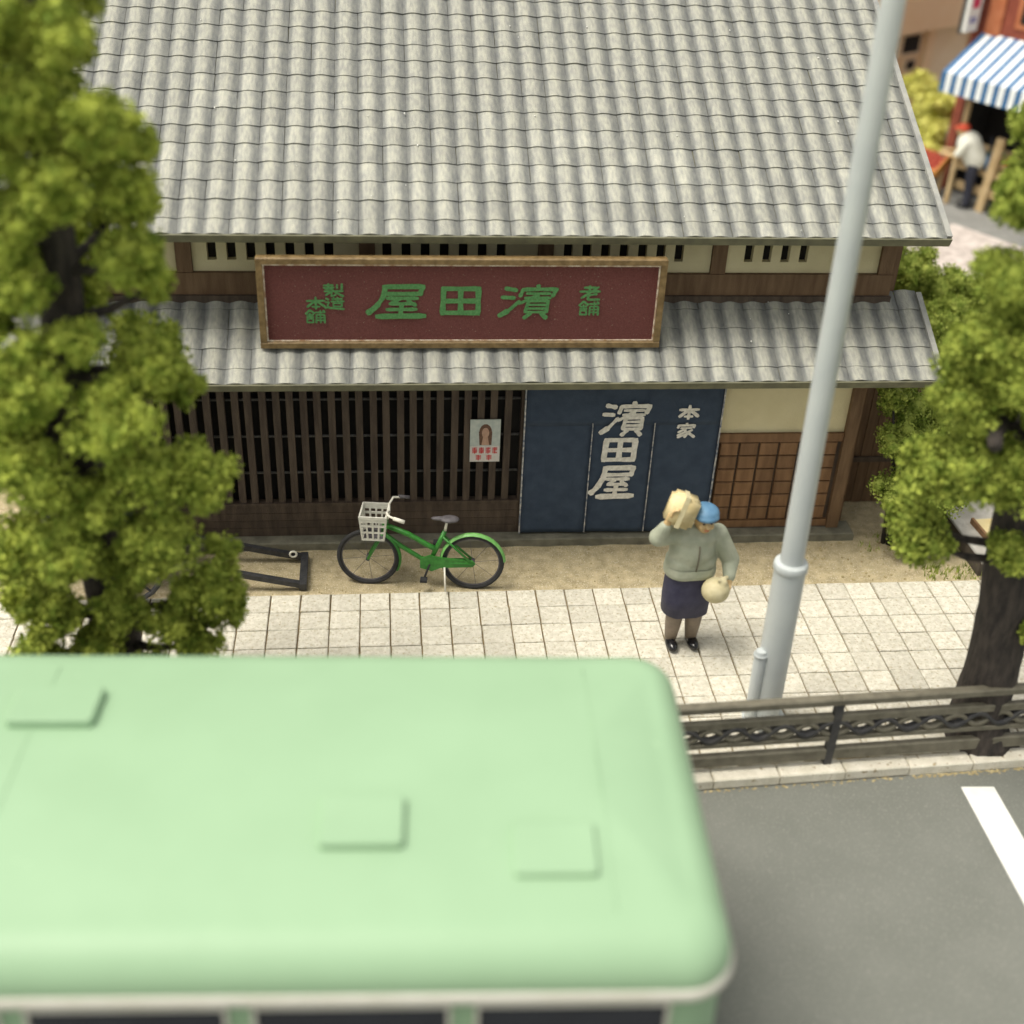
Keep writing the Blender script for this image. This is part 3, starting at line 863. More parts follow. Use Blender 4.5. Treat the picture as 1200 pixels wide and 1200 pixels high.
# ================================================================== LAMP POLE
pl = thing('lamp_pole', 'tall pale grey steel pole with a thicker lower sleeve', 'pole', (3.39, 8.30, 0))
pl.rotation_euler = (0, R(-.8), 0)
obj('base_plate', MB().tube([(0, 0, -.004), (0, 0, .02)], .2, 16), 'pole', pl)
smooth_by_angle(obj('sleeve', MB().tube([(0, 0, .015), (0, 0, 1.70), (0, 0, 1.705)], [.134, .134, .134], 28), 'pole', pl), 40)
smooth_by_angle(obj('collar', MB().tube([(0, 0, 1.66), (0, 0, 1.675), (0, 0, 1.72), (0, 0, 1.74), (0, 0, 1.752)], [.135, .146, .146, .138, .10], 28), 'pole', pl), 50)
smooth_by_angle(obj('shaft', MB().tube([(0, 0, 1.74), (0, 0, 4.5), (0, 0, 9.0)], [.098, .089, .072], 28), 'pole', pl), 40)
smooth_by_angle(obj('junction_box', MB().tube([(-.145, -.05, .06), (-.145, -.05, .80), (-.145, -.05, .835)], [.056, .056, .045], 12), 'pole', pl), 40)
obj('box_cap', MB().tube([(-.145, -.05, .78), (-.145, -.05, .80)], .064, 12), 'pole', pl, True)
arm = obj('lamp_arm', MB().tube([(0, 0, 8.9), (0, -.3, 9.3), (0, -1.0, 9.55), (0, -1.7, 9.6)], [.06, .055, .05, .05], 12), 'pole', pl, True)
obj('lamp_head', MB().ell((0, -2.0, 9.58), (.16, .42, .09), 16, 8), 'pole', arm, True)

# ================================================================== KERB-SIDE RAILING
FA = math.atan(.045)
fen = thing('railing', 'low dark grey roadside railing with wavy ornament band', 'railing', (3.79, 7.70, 0), FA)
obj_posts = [-4.4, -2.2, 0, 2.2, 4.4]
for x in obj_posts:
    obj('post', MB().bbox(x - .035, x + .035, -.035, .03, -.01, .699, .01), 'fence_dark', fen)
for k in range(len(obj_posts) - 1):
    a, b = obj_posts[k] + .036, obj_posts[k + 1] - .036
    obj('top_rail', MB().bbox(a - .034, b + .034, -.045, .04, .70, .765, .012), 'fence', fen)
    obj('middle_rail', MB().bbox(a, b, -.03, .03, .505, .575, .008), 'fence', fen)
    obj('thin_rail', MB().bbox(a, b, -.03, .03, .290, .335, .006), 'fence', fen)
    obj('bottom_rail', MB().bbox(a, b, -.035, .035, .075, .190, .01), 'fence', fen)
    # two interlaced ribbons
    P_ = .395
    nper = int(round((b - a) / P_))
    per = (b - a) / nper
    for q in range(nper):
        for sg_ in (1, -1):
            rb = MB()
            n = 12
            vs = []; fs = []
            for i in range(n + 1):
                xx = a + q * per + per * i / n
                zz = .42 + sg_ * .068 * math.cos(2 * math.pi * i / n)
                for (dy, dz) in ((-.030 - .002 * sg_, -.024), (.030 + .002 * sg_, -.024), (.030 + .002 * sg_, .024), (-.030 - .002 * sg_, .024)):
                    vs.append((xx, dy, zz + dz))
            for i in range(n):
                for s_ in range(4):
                    fs.append((i * 4 + s_, i * 4 + (s_ + 1) % 4, i * 4 + 4 + (s_ + 1) % 4, i * 4 + 4 + s_))
            obj('ornament', rb.add(vs, fs), 'fence_dark' if sg_ > 0 else 'fence', fen, True)

# ================================================================== TREES AND SHRUBS
def foliage(clumps, material, n_per_m2=2500, leaf=(.026, .058), core=.66, seed=1):
    """many leaf-sized faces over and inside lumpy clumps, with a foam-like core under them"""
    g_ = np.random.default_rng(seed)
    V = []; 
    mb = MB()
    for ci, (x, y, z, r) in enumerate(clumps):
        # lumps on the clump
        sub = [(0, 0, 0, 1.0)]
        for k in range(12):
            d = g_.normal(size=3); d /= np.linalg.norm(d)
            sub.append((d[0] * .82, d[1] * .82, d[2] * .76, g_.uniform(.24, .44)))
        for (sx, sy, sz, sr) in sub:
            c = np.array((x + sx * r, y + sy * r, z + sz * r * .92)); rr = r * sr * (.80 if sr == 1.0 else 1)
            mb.ell(c, (rr * core, rr * core, rr * core * .92), 10, 7)
            n = int(n_per_m2 * 4 * math.pi * rr * rr * .62)
            d = g_.normal(size=(n, 3)); d /= np.linalg.norm(d, axis=1)[:, None]
            lump = 1 + .10 * np.sin(d[:, 0] * 9 + ci) * np.sin(d[:, 1] * 8 + ci * 2) + .08 * np.sin(d[:, 2] * 11 + ci)
            rad = rr * lump * (core + (1.24 - core) * g_.random(n) ** .9)
            p = c + d * rad[:, None] * np.array((1, 1, .92))
            a = g_.normal(size=(n, 3)) + d * .2; a /= np.linalg.norm(a, axis=1)[:, None]
            b = np.cross(a, g_.normal(size=(n, 3))); b /= np.linalg.norm(b, axis=1)[:, None]
            s1 = g_.uniform(leaf[0], leaf[1], n)[:, None]; s2 = s1 * g_.uniform(.45, .8, n)[:, None]
            V.append(np.stack([p - a * s1 * .5, p + b * s2 * .5, p + a * s1 * .5, p - b * s2 * .5], 1).reshape(-1, 3))
    V = np.concatenate(V)
    nv0 = len(mb.v)
    nq = len(V) // 4
    allv = np.concatenate([np.array(mb.v, dtype=float), V])
    quads = (np.arange(nq * 4) + nv0).reshape(-1, 4)
    faces = np.concatenate([np.array(mb.f), quads])
    me = bpy.data.meshes.new('crown')
    me.vertices.add(len(allv)); me.vertices.foreach_set('co', allv.ravel())
    me.loops.add(len(faces) * 4); me.loops.foreach_set('vertex_index', faces.ravel().astype(np.int32))
    me.polygons.add(len(faces)); me.polygons.foreach_set('loop_start', np.arange(0, len(faces) * 4, 4, dtype=np.int32))
    me.update(calc_edges=True)
    me.materials.append(M[material])
    return me
def trunk_mesh(path, radii, seed=0, n=16):
    mb = MB()
    pts = []; rd = []
    for i in range(len(path) - 1):
        for k in range(6):
            t = k / 6
            p = Vector(path[i]).lerp(Vector(path[i + 1]), t)
            pts.append(p); rd.append(radii[i] * (1 - t) + radii[i + 1] * t)
    pts.append(Vector(path[-1])); rd.append(radii[-1])
    mb.tube(pts, rd, n)
    out = []
    for i, v in enumerate(mb.v):
        v = Vector(v); k = min(i // n, len(pts) - 1)
        d = v - pts[k]
        f = 1 + .22 * mnoise.noise(Vector((d.x * 9 + seed, d.y * 9, v.z * 1.3))) + .10 * mnoise.noise(Vector((d.x * 25, d.y * 25 + seed, v.z * 5)))
        out.append(tuple(pts[k] + d * f))
    mb.v = out
    return mb
def make_tree(name, label, loc, path, radii, clumps, material, seed, group=None):
    t = thing(name, label, 'tree', loc, 0, group, world=True)
    tm = trunk_mesh(path, radii, seed)
    # limbs out to the clumps
    for (x, y, z, r) in clumps:
        c = Vector((x, y, z))
        best = min((Vector(p) for p in [Vector(path[i]).lerp(Vector(path[i + 1]), k / 8) for i in range(len(path) - 1) for k in range(9)]),
                   key=lambda p: (p - c - Vector((0, 0, -.28))).length)
        mid = best.lerp(c, .5) + Vector((0, 0, -.05))
        tm.tube([best, mid, c], [.05, .035, .015], 6)
    obj('trunk', tm, 'bark', t, True)
    me = foliage([(x, y, z, r * .93) for x, y, z, r in clumps], material, seed=seed)
    o = link('crown', me, t)
    o.matrix_parent_inverse = Matrix.Translation(-Vector(loc))
    return t
L = [(-1.90, 8.0, 5.9, .22), (-2.15, 8.2, 5.87, .26), (-1.70, 7.9, 5.42, .25), (-2.12, 8.0, 5.46, .29), (-1.56, 8.2, 5.2, .15), (-2.01, 7.9, 5.04, .27), (-1.65, 8.1, 4.98, .2), (-1.69, 8.1, 4.49, .25), (-2.37, 7.9, 4.39, .22), (-1.58, 8.3, 4.2, .15),
     (-2.42, 7.8, 3.76, .34), (-1.66, 8.1, 3.74, .27), (-1.48, 8.3, 3.44, .19), (-1.89, 7.75, 3.42, .34), (-1.38, 8.0, 2.82, .30), (-1.68, 7.8, 2.94, .29), (-2.44, 7.7, 3.02, .31), (-1.65, 7.85, 2.35, .32), (-2.33, 7.7, 2.44, .30), (-1.38, 8.0, 1.81, .29),
     (-1.68, 7.95, 1.52, .27), (-2.57, 7.9, 1.71, .24), (-2.27, 7.9, 1.32, .24), (-2.82, 8.0, 2.24, .29), (-1.27, 8.2, 2.07, .14), (-2.33, 8.0, 4.81, .24), (-2.0, 8.0, 2.0, .22),
     (-2.8, 8.1, 3.2, .32), (-2.9, 8.4, 4.0, .34), (-2.75, 8.2, 4.7, .32), (-2.6, 8.2, 5.4, .32), (-2.35, 8.3, 6.3, .28), (-2.15, 8.3, 6.7, .2), (-2.9, 8.5, 2.8, .33), (-2.85, 8.4, 1.6, .28), (-2.72, 7.9, 1.3, .24), (-2.45, 7.85, 1.15, .22), (-1.5, 7.95, 1.3, .22), (-1.9, 7.8, 1.2, .18), (-1.30, 8.1, 1.55, .2), (-2.05, 7.85, 1.75, .2), (-2.08, 7.9, 3.98, .19), (-2.1, 7.85, 2.72, .25), (-2.45, 8.0, 5.2, .26), (-2.5, 8.0, 4.6, .26), (-2.4, 8.0, 6.0, .3), (-2.3, 7.9, 5.65, .26), (-2.6, 7.9, 3.4, .28)]
for k in range(15):        # the far side of the crown
    a = R(20 + 140 * random.random()); z = 1.5 + 4.8 * k / 14
    rr = random.uniform(.45, .75)
    L.append((-2.2 + .8 * rr * math.cos(a), 8.4 + rr * math.sin(a), z, random.uniform(.24, .32)))
make_tree('street_tree', 'tall bright green tree beside the lattice window, cut by the left edge', (-2.35, 8.35, 0),
          [(-2.35, 8.35, -.02), (-2.28, 8.33, .5), (-2.22, 8.3, 1.4), (-2.3, 8.3, 3.0), (-2.2, 8.3, 4.5), (-2.1, 8.3, 6.2)], [.30, .22, .19, .17, .13, .05], L, 'leaf', 3, 'trees along the kerb')
Rr = [(4.40, 8.0, 4.96, .25), (4.42, 7.9, 4.41, .31), (4.33, 7.9, 3.95, .27), (4.60, 7.7, 3.84, .36), (4.31, 7.9, 3.46, .29), (4.22, 8.0, 2.81, .30), (4.48, 7.75, 2.99, .31), (4.20, 8.1, 2.27, .22), (4.78, 7.6, 2.97, .34), (4.98, 7.72, 2.20, .23),
      (5.36, 7.75, 1.40, .17), (4.34, 8.0, 2.12, .24), (4.24, 8.1, 3.65, .20), (4.95, 7.8, 3.6, .4), (5.0, 7.8, 4.4, .4), (4.8, 8.0, 5.2, .36), (5.4, 7.9, 3.0, .4), (5.6, 8.0, 3.8, .4), (5.5, 8.2, 4.6, .4), (5.2, 8.2, 5.3, .36), (5.6, 7.9, 2.2, .32), (5.1, 8.1, 5.9, .3)]
for k in range(8):
    a = R(30 + 120 * random.random()); rr = random.uniform(.4, .6)
    Rr.append((5.15 + rr * math.cos(a), 8.15 + rr * .8 * math.sin(a), 2.9 + 2.4 * k / 7, random.uniform(.26, .34)))
make_tree('street_tree', 'green tree with dark trunk standing behind the railing at the right edge', (5.30, 7.98, 0),
          [(5.30, 7.98, -.02), (5.26, 7.98, .35), (5.18, 7.96, 1.2), (5.02, 7.95, 2.4), (4.95, 7.95, 3.6), (5.0, 8.0, 5.6)], [.30, .235, .215, .19, .13, .04], Rr, 'leaf_right', 11, 'trees along the kerb')
tree_r = bpy.data.objects['street_tree.001']
obj('branch_stub', MB().tube([(4.62, 7.9, 3.28), (4.46, 7.66, 3.30), (4.40, 7.50, 3.30)], [.07, .065, .05], 10), 'bark', tree_r, True)
obj('tree_pit', MB().bbox(5.02, 5.62, 7.80, 8.34, -.02, .012, .006), 'bark', tree_r)

def shrub(name, label, clumps, material, seed, leaf=(.02, .045), dens=2800, group=None):
    x = sum(c[0] for c in clumps) / len(clumps); y = sum(c[1] for c in clumps) / len(clumps)
    loc = (x, y, 0)
    t = thing(name, label, 'shrub', loc, 0, group, world=True)
    me = foliage(clumps, material, dens, leaf, .74, seed)
    o = link('foliage', me, t); o.matrix_parent_inverse = Matrix.Translation(-Vector(loc))
    sm2 = MB()
    for c in clumps[:5]:
        sm2.tube([(x + (c[0] - x) * .3, y + (c[1] - y) * .3, -.03), ((c[0] + x) / 2, (c[1] + y) / 2, c[2] * .5), (c[0], c[1], c[2])], [.03, .022, .01], 6)
    obj('stem', sm2, 'bark', t, True)
    return t
shrub('shrub', 'leafy shrub growing against the right corner of the shop house', [(5.24, 11.1, 1.84, .17), (5.58, 11.35, 1.60, .27), (5.40, 11.0, 1.33, .24), (5.72, 11.1, 1.15, .34), (5.46, 10.95, .80, .27), (5.90, 11.0, .67, .34), (5.66, 10.85, .37, .27), (6.07, 11.4, 1.29, .34)], 'leaf_bush', 21)
hedge = [[(6.96, 15.0, 1.70, .32), (6.7, 15.3, 1.75, .28), (6.86, 14.9, 1.2, .36), (6.9, 14.8, .6, .42)],
         [(7.35, 14.9, 1.4, .36), (7.23, 14.3, 1.15, .40), (7.3, 14.4, .5, .45), (6.82, 14.0, 1.2, .30), (6.8, 14.1, .6, .42)],
         [(7.83, 14.9, 1.3, .36), (8.5, 14.9, 1.2, .4), (8.7, 14.2, .9, .45), (7.55, 14.0, 1.0, .40), (7.7, 14.3, .5, .45), (8.12, 14.6, 1.15, .33), (8.07, 14.0, 1.0, .38), (8.1, 14.2, .45, .45)]]
for k, (h_, lb) in enumerate(zip(hedge, ('yellow-green shrub close behind the right end of the lower roof', 'shrub in the middle of the row behind the lower roof end', 'dark leafy shrub partly behind the right tree crown'))):
    shrub('shrub', lb, h_, 'leaf_bush', 30 + k, group='shrubs beside the house')
shrub('shrub', 'pale yellow shrub left of the striped awning', [(11.09, 25.5, 1.5, .34), (11.15, 25.0, 1.2, .31), (11.1, 25.3, .6, .45)], 'leaf_yellow', 41, (.04, .09), 900, 'yellow shrubs by the stall')
shrub('shrub', 'pale yellow shrub with dark gaps below the awning corner', [(11.45, 25.0, 1.15, .36), (11.13, 24.5, .85, .31), (11.3, 24.7, .4, .4), (10.9, 24.0, .45, .3)], 'leaf_yellow', 42, (.04, .09), 900, 'yellow shrubs by the stall')
# weeds at the edge of the neighbouring step
wd = MB()
for i in range(260):
    x = random.uniform(5.75, 6.5) if i > 60 else random.uniform(5.2, 6.3); y = random.uniform(10.36, 10.62) if i > 60 else random.uniform(10.9, 11.3)
    h_ = random.uniform(.02, .09); a = random.uniform(0, 6.28); wv = random.uniform(.006, .014)
    dx, dy = math.cos(a) * wv, math.sin(a) * wv; lx, ly = random.gauss(0, .02), random.gauss(0, .02)
    wd.add([(x - dx, y - dy, -.02), (x + dx, y + dy, -.02), (x + lx, y + ly, h_)], [(0, 1, 2)])
kind(obj('weeds', wd, 'leaf_bush'), 'stuff')

# ================================================================== NEIGHBOURING STEP AND BOARD, SIDE FENCE
sl = thing('doorstep', 'low grey concrete step behind the right tree trunk', 'step', (6.36, 10.46, 0), R(1))
obj('slab', MB().bbox(0, 2.2, 0, 1.7, .02, .16, .012), 'slab', sl)
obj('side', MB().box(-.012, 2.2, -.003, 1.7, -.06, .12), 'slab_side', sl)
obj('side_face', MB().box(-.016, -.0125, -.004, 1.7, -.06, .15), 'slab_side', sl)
bd = thing('wooden_board', 'small yellowish board lying on the grey step', 'board', (6.72, 10.86, .162), R(4))
obj('panel', MB().bbox(-.13, .13, 0, .36, 0, .05, .01), 'board_yellow', bd)
obj('cleat', MB().bbox(-.165, -.132, .0, .36, 0, .07, .006), 'wood_mid', bd)
sf = thing('board_fence', 'dark board fence between shop house and shrub', 'fence', (5.15, 11.95, 0), 0)
for k in range(7):
    obj('board', MB().box(.02 + k * .125, .135 + k * .125, random.uniform(0, .008), .03, -.02, 1.55 + random.uniform(-.01, .01)), 'wood_post', sf)
obj('rail', MB().box(.0, .9, .031, .07, 1.2, 1.28), 'wood_dark', sf)
obj('rail', MB().box(.0, .9, -.03, -.004, .55, .61), 'wood_dark', sf)

# ================================================================== HANDCART (its shafts reach out from behind the tree)
ct = thing('handcart', 'dark handcart behind the left tree, its two shafts resting on the sand', 'handcart', (-.87, 10.70, 0))
def cw(p): return (p[0] + .87, p[1] - 10.70, p[2])
slope = .34
for y in (10.45, 10.94):
    obj('shaft', MB().bar(cw((-.86, y, .045)), cw((-3.35, y, .045 + slope * 1.75)), .06, .055), 'cart', ct)
obj('crossbar', MB().bar(cw((-.87, 10.41, .045)), cw((-.875, 10.99, .045)), .075, .075), 'cart', ct)
obj('grip_ring', MB().tube([cw((-.99 + .035 * math.cos(R(a)), 10.92 - .01, .11 + .035 * math.sin(R(a)))) for a in range(0, 360, 30)], .012, 6, closed=True), 'grip', ct, True)
TB = Matrix.Translation(Vector(cw((-2.75, 10.70, .60)))) @ Matrix.Rotation(math.atan(slope * .7), 4, 'Y')
for k in range(5):
    obj('plank', MB().box(-.75, .62, -.30 + k * .12, -.188 + k * .12, .03, .06, TB), 'cart', ct)
for sy in (-1, 1):
    cpt = Vector(cw((-2.6, 10.70 + sy * .40, .36)))
    wh = obj('wheel', MB().tube([cpt + Vector((.36 * math.cos(R(a)), 0, .36 * math.sin(R(a)))) for a in range(0, 360, 15)], .028, 6, closed=True), 'cart', ct, True)
    sp = MB()
    for a in range(0, 360, 45):
        sp.tube([cpt, cpt + Vector((.35 * math.cos(R(a)), 0, .35 * math.sin(R(a))))], .014, 5)
    obj('spokes', sp, 'cart', wh)
obj('axle', MB().tube([cw((-2.6, 10.30, .36)), cw((-2.6, 11.10, .36))], .03, 8), 'cart', ct, True)

# ================================================================== BICYCLE
bk = thing('bicycle', 'green bicycle with white front basket parked before the lattice', 'bicycle', (.327, 10.475, -.008), math.atan2(10.41 - 10.539, .858 + .205))
bk.rotation_euler = (R(-4), 0, bk.rotation_euler.z)
WBh, WR = .535, .300
# local x: front wheel at -WBh, rear at +WBh
for sx, nm in ((-1, 'front'), (1, 'rear')):
    c = Vector((sx * WBh, 0, WR + .012))
    wh = obj('wheel', MB().tube([c + Vector((WR * math.cos(R(a)), 0, WR * math.sin(R(a)))) for a in range(0, 360, 10)], .024, 8, closed=True), 'rubber', bk, True)
    obj('rim', MB().tube([c + Vector(((WR - .028) * math.cos(R(a)), 0, (WR - .028) * math.sin(R(a)))) for a in range(0, 360, 10)], .008, 5, closed=True), 'saddle', wh, True)
    sp = MB()
    for a in range(8, 360, 45):
        sp.tube([c, c + Vector(((WR - .02) * math.cos(R(a)), 0, (WR - .02) * math.sin(R(a))))], .0022, 4)
    sp.tube([c + Vector((0, -.05, 0)), c + Vector((0, .05, 0))], .022, 8)
    obj('spokes', sp, 'saddle', wh)
fc = Vector((-WBh, 0, WR + .012)); rc = Vector((WBh, 0, WR + .012))
bb = Vector((.10, 0, .30)); st_ = Vector((.245, 0, .66)); hd_ = Vector((-.345, 0, .74)); hb = Vector((-.375, 0, .60))
fm = MB()
fm.tube([hd_ + Vector((.0, 0, -.05)), (-.12, 0, .60), (.10, 0, .47), (.165, 0, .44)], .028, 10)
fm.tube([hb, (-.2, 0, .46), (.0, 0, .33), bb], .024, 10)
fm.tube([bb, st_], .024, 10)
for sy in (-1, 1):
    fm.tube([bb + Vector((0, sy * .03, 0)), rc + Vector((0, sy * .045, 0))], .016, 8)
    fm.tube([st_ + Vector((-.02, sy * .02, -.06)), rc + Vector((0, sy * .045, 0))], .013, 8)
    fm.tube([hb + Vector((-.01, sy * .03, 0)), fc + Vector((0, sy * .045, 0))], .016, 8)
fm.tube([hd_ + Vector((-.01, 0, .03)), hb], .030, 10)
obj('frame', fm, 'bike_green', bk, True)
obj('chain_case', MB().add([(bb.x - .10, -.05, bb.z - .06), (bb.x + .02, -.05, bb.z - .095), (bb.x + .11, -.05, bb.z - .05), (rc.x, -.05, rc.z - .035), (rc.x + .03, -.05, rc.z), (rc.x, -.05, rc.z + .035), (bb.x + .10, -.05, bb.z + .07), (bb.x, -.05, bb.z + .09), (bb.x - .10, -.05, bb.z + .05),
                            (bb.x - .10, -.03, bb.z - .06), (bb.x + .02, -.03, bb.z - .095), (bb.x + .11, -.03, bb.z - .05), (rc.x, -.03, rc.z - .035), (rc.x + .03, -.03, rc.z), (rc.x, -.03, rc.z + .035), (bb.x + .10, -.03, bb.z + .07), (bb.x, -.03, bb.z + .09), (bb.x - .10, -.03, bb.z + .05)],
                           [tuple(range(9)), tuple(range(17, 8, -1))] + [(k, (k + 1) % 9, 9 + (k + 1) % 9, 9 + k) for k in range(9)]), 'bike_green', bk)
def fender(c, a0, a1, n=14):
    vs = []; fs = []
    prof = [(-.034, -.016), (-.022, .0), (0, .008), (.022, .0), (.034, -.016)]
    for i in range(n + 1):
        a = R(a0 + (a1 - a0) * i / n)
        for (yy, dr) in prof:
            rr_ = WR + .034 + dr
            vs.append((c.x + rr_ * math.cos(a), yy, c.z + rr_ * math.sin(a)))
    for i in range(n):
        for k in range(4):
            fs.append((i * 5 + k, i * 5 + k + 1, i * 5 + 6 + k, i * 5 + 5 + k))
    return MB().add(vs, fs)
obj('fender', fender(rc, 175, 5), 'bike_fender', bk, True)
obj('fender', fender(fc, 60, -25), 'bike_green', bk, True)
sd_ = obj('saddle', MB().ell((.29, 0, .80), (.10, .075, .028), 12, 8).ell((.20, 0, .80), (.10, .032, .022), 12, 8), 'saddle', bk, True)
obj('seat_post', MB().tube([st_, (.265, 0, .79)], .014, 8), 'grip', bk, True)
hbm = MB().tube([hd_, (-.32, 0, .85)], .014, 8)
for sy in (-1, 1):
    hbm.tube([(-.32, 0, .85), (-.33, sy * .10, .885), (-.30, sy * .20, .91), (-.20, sy * .25, .89)], .012, 8)
obj('handlebar', hbm, 'grip', bk, True)
for sy in (-1, 1):
    obj('handle_grip', MB().tube([(-.25, sy * .235, .905), (-.14, sy * .262, .885)], .020, 8), 'grip' if sy < 0 else 'saddle', bk, True)
obj('headlamp', MB().ell((-.40, .02, .70), (.035, .03, .03), 10, 7), 'chrome', bk, True)
# basket of slatted plastic
ba = thing_part = None
bsk = MB()
bx0, bx1, by, bz0, bz1 = -.60, -.335, .155, .58, .86
def bpt(u, v, z): 
    k = .80 + .20 * (z - bz0) / (bz1 - bz0)
    return ((bx0 + bx1) / 2 + u * (bx1 - bx0) / 2 * k, v * by * k, z)
for z, th in ((bz0 + .01, .02), (bz0 + .095, .016), (bz0 + .175, .022), (bz1 - .045, .03), (bz1 - .012, .03)):
    cs = [(-1, -1), (1, -1), (1, 1), (-1, 1)]
    for k in range(4):
        a, b = cs[k], cs[(k + 1) % 4]
        bsk.bar(bpt(*a, z), bpt(*b, z), .016, th)
for u in (-1, -.5, 0, .5, 1):
    for v in (-1, 1): bsk.bar(bpt(u, v, bz0), bpt(u, v, bz1), .018, .016)
for v in (-.5, 0, .5):
    for u in (-1, 1): bsk.bar(bpt(u, v, bz0), bpt(u, v, bz1), .018, .016)
obj('basket', bsk, 'basket', bk)
obj('basket_floor', MB().box(-.57, -.365, -.12, .12, bz0, bz0 + .012), 'saddle', bk)
pd = MB()
pd.tube([bb + Vector((0, -.075, 0)), bb + Vector((-.05, -.085, -.15))], .011, 6).box(bb.x - .09, bb.x - .02, -.16, -.08, bb.z - .17, bb.z - .145)
pd.tube([bb + Vector((0, .075, 0)), bb + Vector((.05, .085, .15))], .011, 6).box(bb.x + .02, bb.x + .09, .08, .16, bb.z + .14, bb.z + .165)
obj('pedals', pd, 'rubber', bk)
obj('stand', MB().tube([(.25, -.05, .26), (.27, -.15, .03)], .010, 6), 'grip', bk, True)

# ================================================================== PEOPLE
def hand(mb, wrist, palm, dirv, side, r=.0125):
    """palm ellipsoid + five separate curled fingers; dirv = finger direction, side = across the palm"""
    palm, dirv, side = Vector(palm), Vector(dirv).normalized(), Vector(side).normalized()
    nrm = dirv.cross(side).normalized()
    mb.cap(wrist, palm, .034, .036)
    Tm = Matrix((side, dirv, nrm)).transposed()
    mb.ell(palm, (.046, .050, .024), 12, 8, Tm)
    for k, ln in enumerate((.060, .070, .066, .052)):
        b0 = palm + dirv * .040 + side * (-.034 + k * .0225)
        b1 = b0 + dirv * ln * .55 + nrm * .010
        b2 = b1 + dirv * ln * .30 + nrm * .034
        mb.cap(b0, b1, r, r * .95, 8); mb.cap(b1, b2, r * .95, r * .8, 8)
    t0 = palm - dirv * .015 - side * .04
    t1 = t0 - side * .034 + dirv * .032 + nrm * .012
    t2 = t1 + dirv * .034 + nrm * .018
    mb.cap(t0, t1, r * 1.25, r * 1.1, 8); mb.cap(t1, t2, r * 1.1, r * .9, 8)

